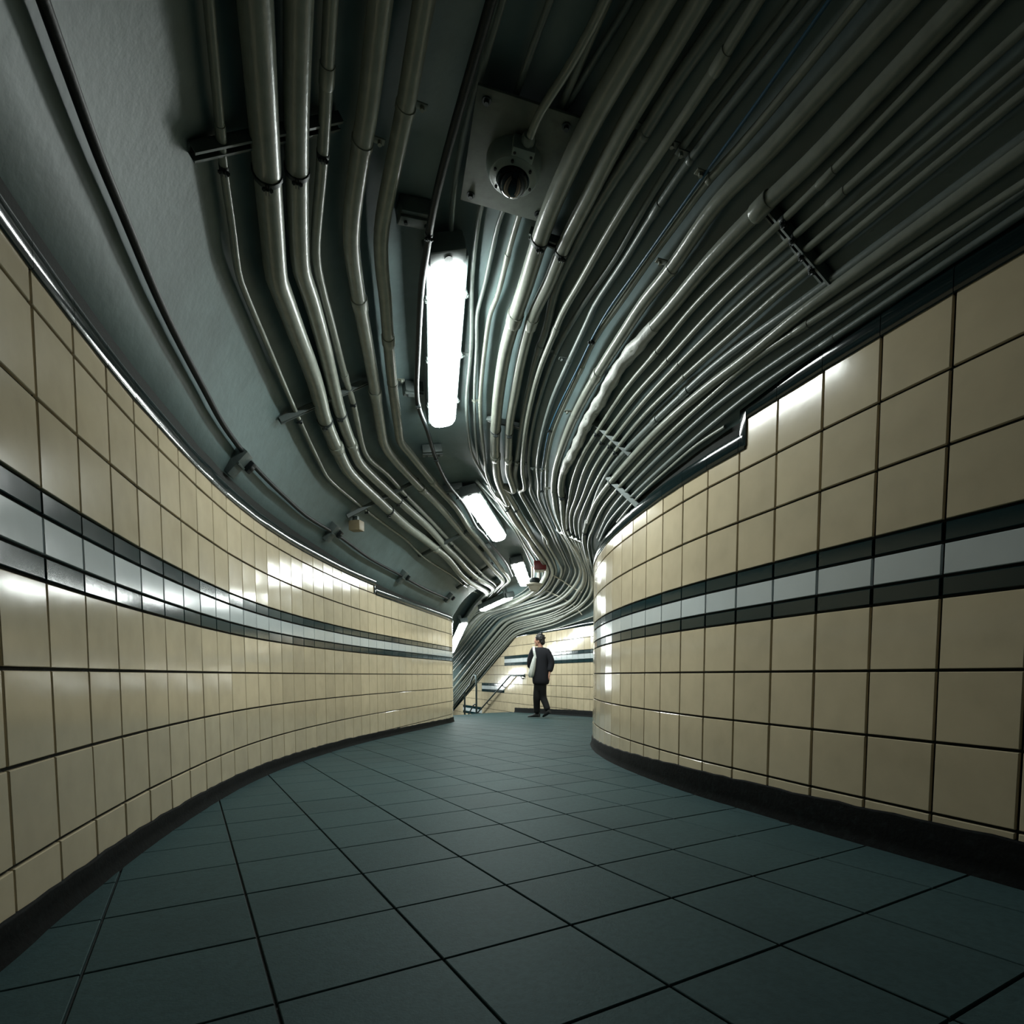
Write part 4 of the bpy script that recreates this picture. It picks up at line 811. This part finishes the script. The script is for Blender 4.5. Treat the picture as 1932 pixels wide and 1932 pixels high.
# loose jacket
hem1, hem2 = W(1021, 1287, -.01), W(1031, 1281, -.05)
jn = [(W(1020.5, 1294), (.165, .15)), (W(1020.5, 1286), (.190, .165)), (W(1020, 1268), (.180, .145)), (W(1020, 1248), (.180, .130)), (W(1019.5, 1232), (.165, .115)), (W(1019, 1222), (.075, .075)),
      (shL, .078), (elL, .066), (elL.lerp(wrL, .92), .052), (shR, .080), (elR, .070), (elR.lerp(wrR, 1.05), .058)]
skinned('jacket', jn, [(0, 1), (1, 2), (2, 3), (3, 4), (4, 5), (4, 6), (6, 7), (7, 8), (4, 9), (9, 10), (10, 11)], M['jacket'], person)
tn = [(W(1019.5, 1268), (.12, .11)), (W(1019.5, 1280), (.15, .13)), (W(1019.3, 1291), (.135, .12)), (W(1014.5, 1300, .02), .092), (kneeL, .080), (kneeL.lerp(ankL, .55), .070), (ankL + Vector((0, 0, -.035)), .072), (W(1023.5, 1300, -.03), .092), (kneeR, .080), (kneeR.lerp(ankR, .55), .068), (ankR + Vector((0, 0, -.035)), .066)]
skinned('trousers', tn, [(0, 1), (1, 2), (2, 3), (3, 4), (4, 5), (5, 6), (2, 7), (7, 8), (8, 9), (9, 10)], M['trousers'], person)
def shoe(heel, toe):
    d = (toe - heel).normalized(); up = Vector((0, 0, 1)); up = (up - d * up.dot(d)).normalized(); sd = d.cross(up); L = (toe - heel).length
    m4 = Matrix.Translation(heel) @ Matrix((d, sd, up)).transposed().to_4x4(); v = []; f = []; n = 12
    prof = [(-.01, .030, .075), (.03, .038, .090), (.09, .040, .085), (.15, .045, .058), (.21, .046, .045), (.25, .036, .036), (.272, .012, .020)]
    for x, w, h in prof:
        for k in range(n): a = 2 * math.pi * k / n; v.append((x * L / .27, math.cos(a) * w, max(.012, h / 2 + math.sin(a) * h / 2 + .006)))
    for i in range(len(prof) - 1):
        for k in range(n): f.append([i * n + k, i * n + (k + 1) % n, (i + 1) * n + (k + 1) % n, (i + 1) * n + k])
    f += [list(range(n))[::-1], [(len(prof) - 1) * n + k for k in range(n)]]
    so = MB().add(v, f, m4).build('shoe', M['shoe'], person); so.matrix_parent_inverse = pinv
    out = [(-.012, 0), (-.004, .030), (.05, .040), (.15, .047), (.22, .048), (.265, .028), (.278, 0), (.265, -.028), (.22, -.048), (.15, -.047), (.05, -.040), (-.004, -.030)]
    vv = [(x * L / .27, y, z) for z in (0, .020) for x, y in out]; k = len(out)
    ff = [list(range(k))[::-1], list(range(k, 2 * k))] + [[i, (i + 1) % k, k + (i + 1) % k, k + i] for i in range(k)]
    MB().add(vv, ff, m4).build('sole', M['sole'], so, smooth=False).matrix_parent_inverse = pinv
fl = lambda p, h=0.0: Vector((p.x, p.y, floor_z(p.x, p.y) + h))
shoe(fl(ankL + Vector((.05, -.02, 0)), .004), fl(ankL + Vector((-.18, .09, 0)), .002))
toeR = fl(ankR + Vector((-.085, .10, 0)), .004); shoe(ankR + Vector((.045, -.055, -.085)), toeR)
tag(person, 'person in dark loose clothes walking toward the stairs, head turned left', 'person')
# white bag on the left shoulder
o = empty('tote_bag', W(1003.5, 1262, -.02)); inv = Matrix.Translation(o.location).inverted()
v = []; f = []; n = 12
for t, w, d in ((0, .030, .030), (.15, .055, .05), (.45, .075, .075), (.75, .085, .085), (.93, .080, .075), (1, .05, .05)):
    c = W(1009, 1238, -.12).lerp(W(1001.5, 1278, -.06), t)
    for k in range(n): a = 2 * math.pi * k / n; v.append(c + Vector((math.cos(a) * w * .75, math.sin(a) * d * 1.1, math.sin(a * 3 + t * 4) * .008)))
for i in range(5):
    for k in range(n): f.append([i * n + k, i * n + (k + 1) % n, (i + 1) * n + (k + 1) % n, (i + 1) * n + k])
f += [list(range(n)), [5 * n + k for k in range(n)]]
MB().add(v, f).build('bag', M['canvas'], o).matrix_parent_inverse = inv
st = smooth_path([W(1010, 1242, -.14), W(1007.5, 1229, -.13), W(1006.8, 1222.5, -.05), W(1006.5, 1220.5, .04), W(1004, 1230, .17), W(1003, 1248, .12), W(1003, 1262, .02)], .04)
vv = []; ff = []
for i, p in enumerate(st):
    for dx in (-.022, .022):
        for dz in (0, .004): vv.append(p + Vector((dx, 0, dz)))
for i in range(len(st) - 1): a = i * 4; b = a + 4; ff += [[a, a + 2, b + 2, b], [a + 1, b + 1, b + 3, a + 3], [a, b, b + 1, a + 1], [a + 2, a + 3, b + 3, b + 2]]
MB().add(vv, ff).build('strap', M['canvas'], o, smooth=False).matrix_parent_inverse = inv
tag(o, 'white canvas shoulder bag hanging on the left side of the walking person', 'bag')
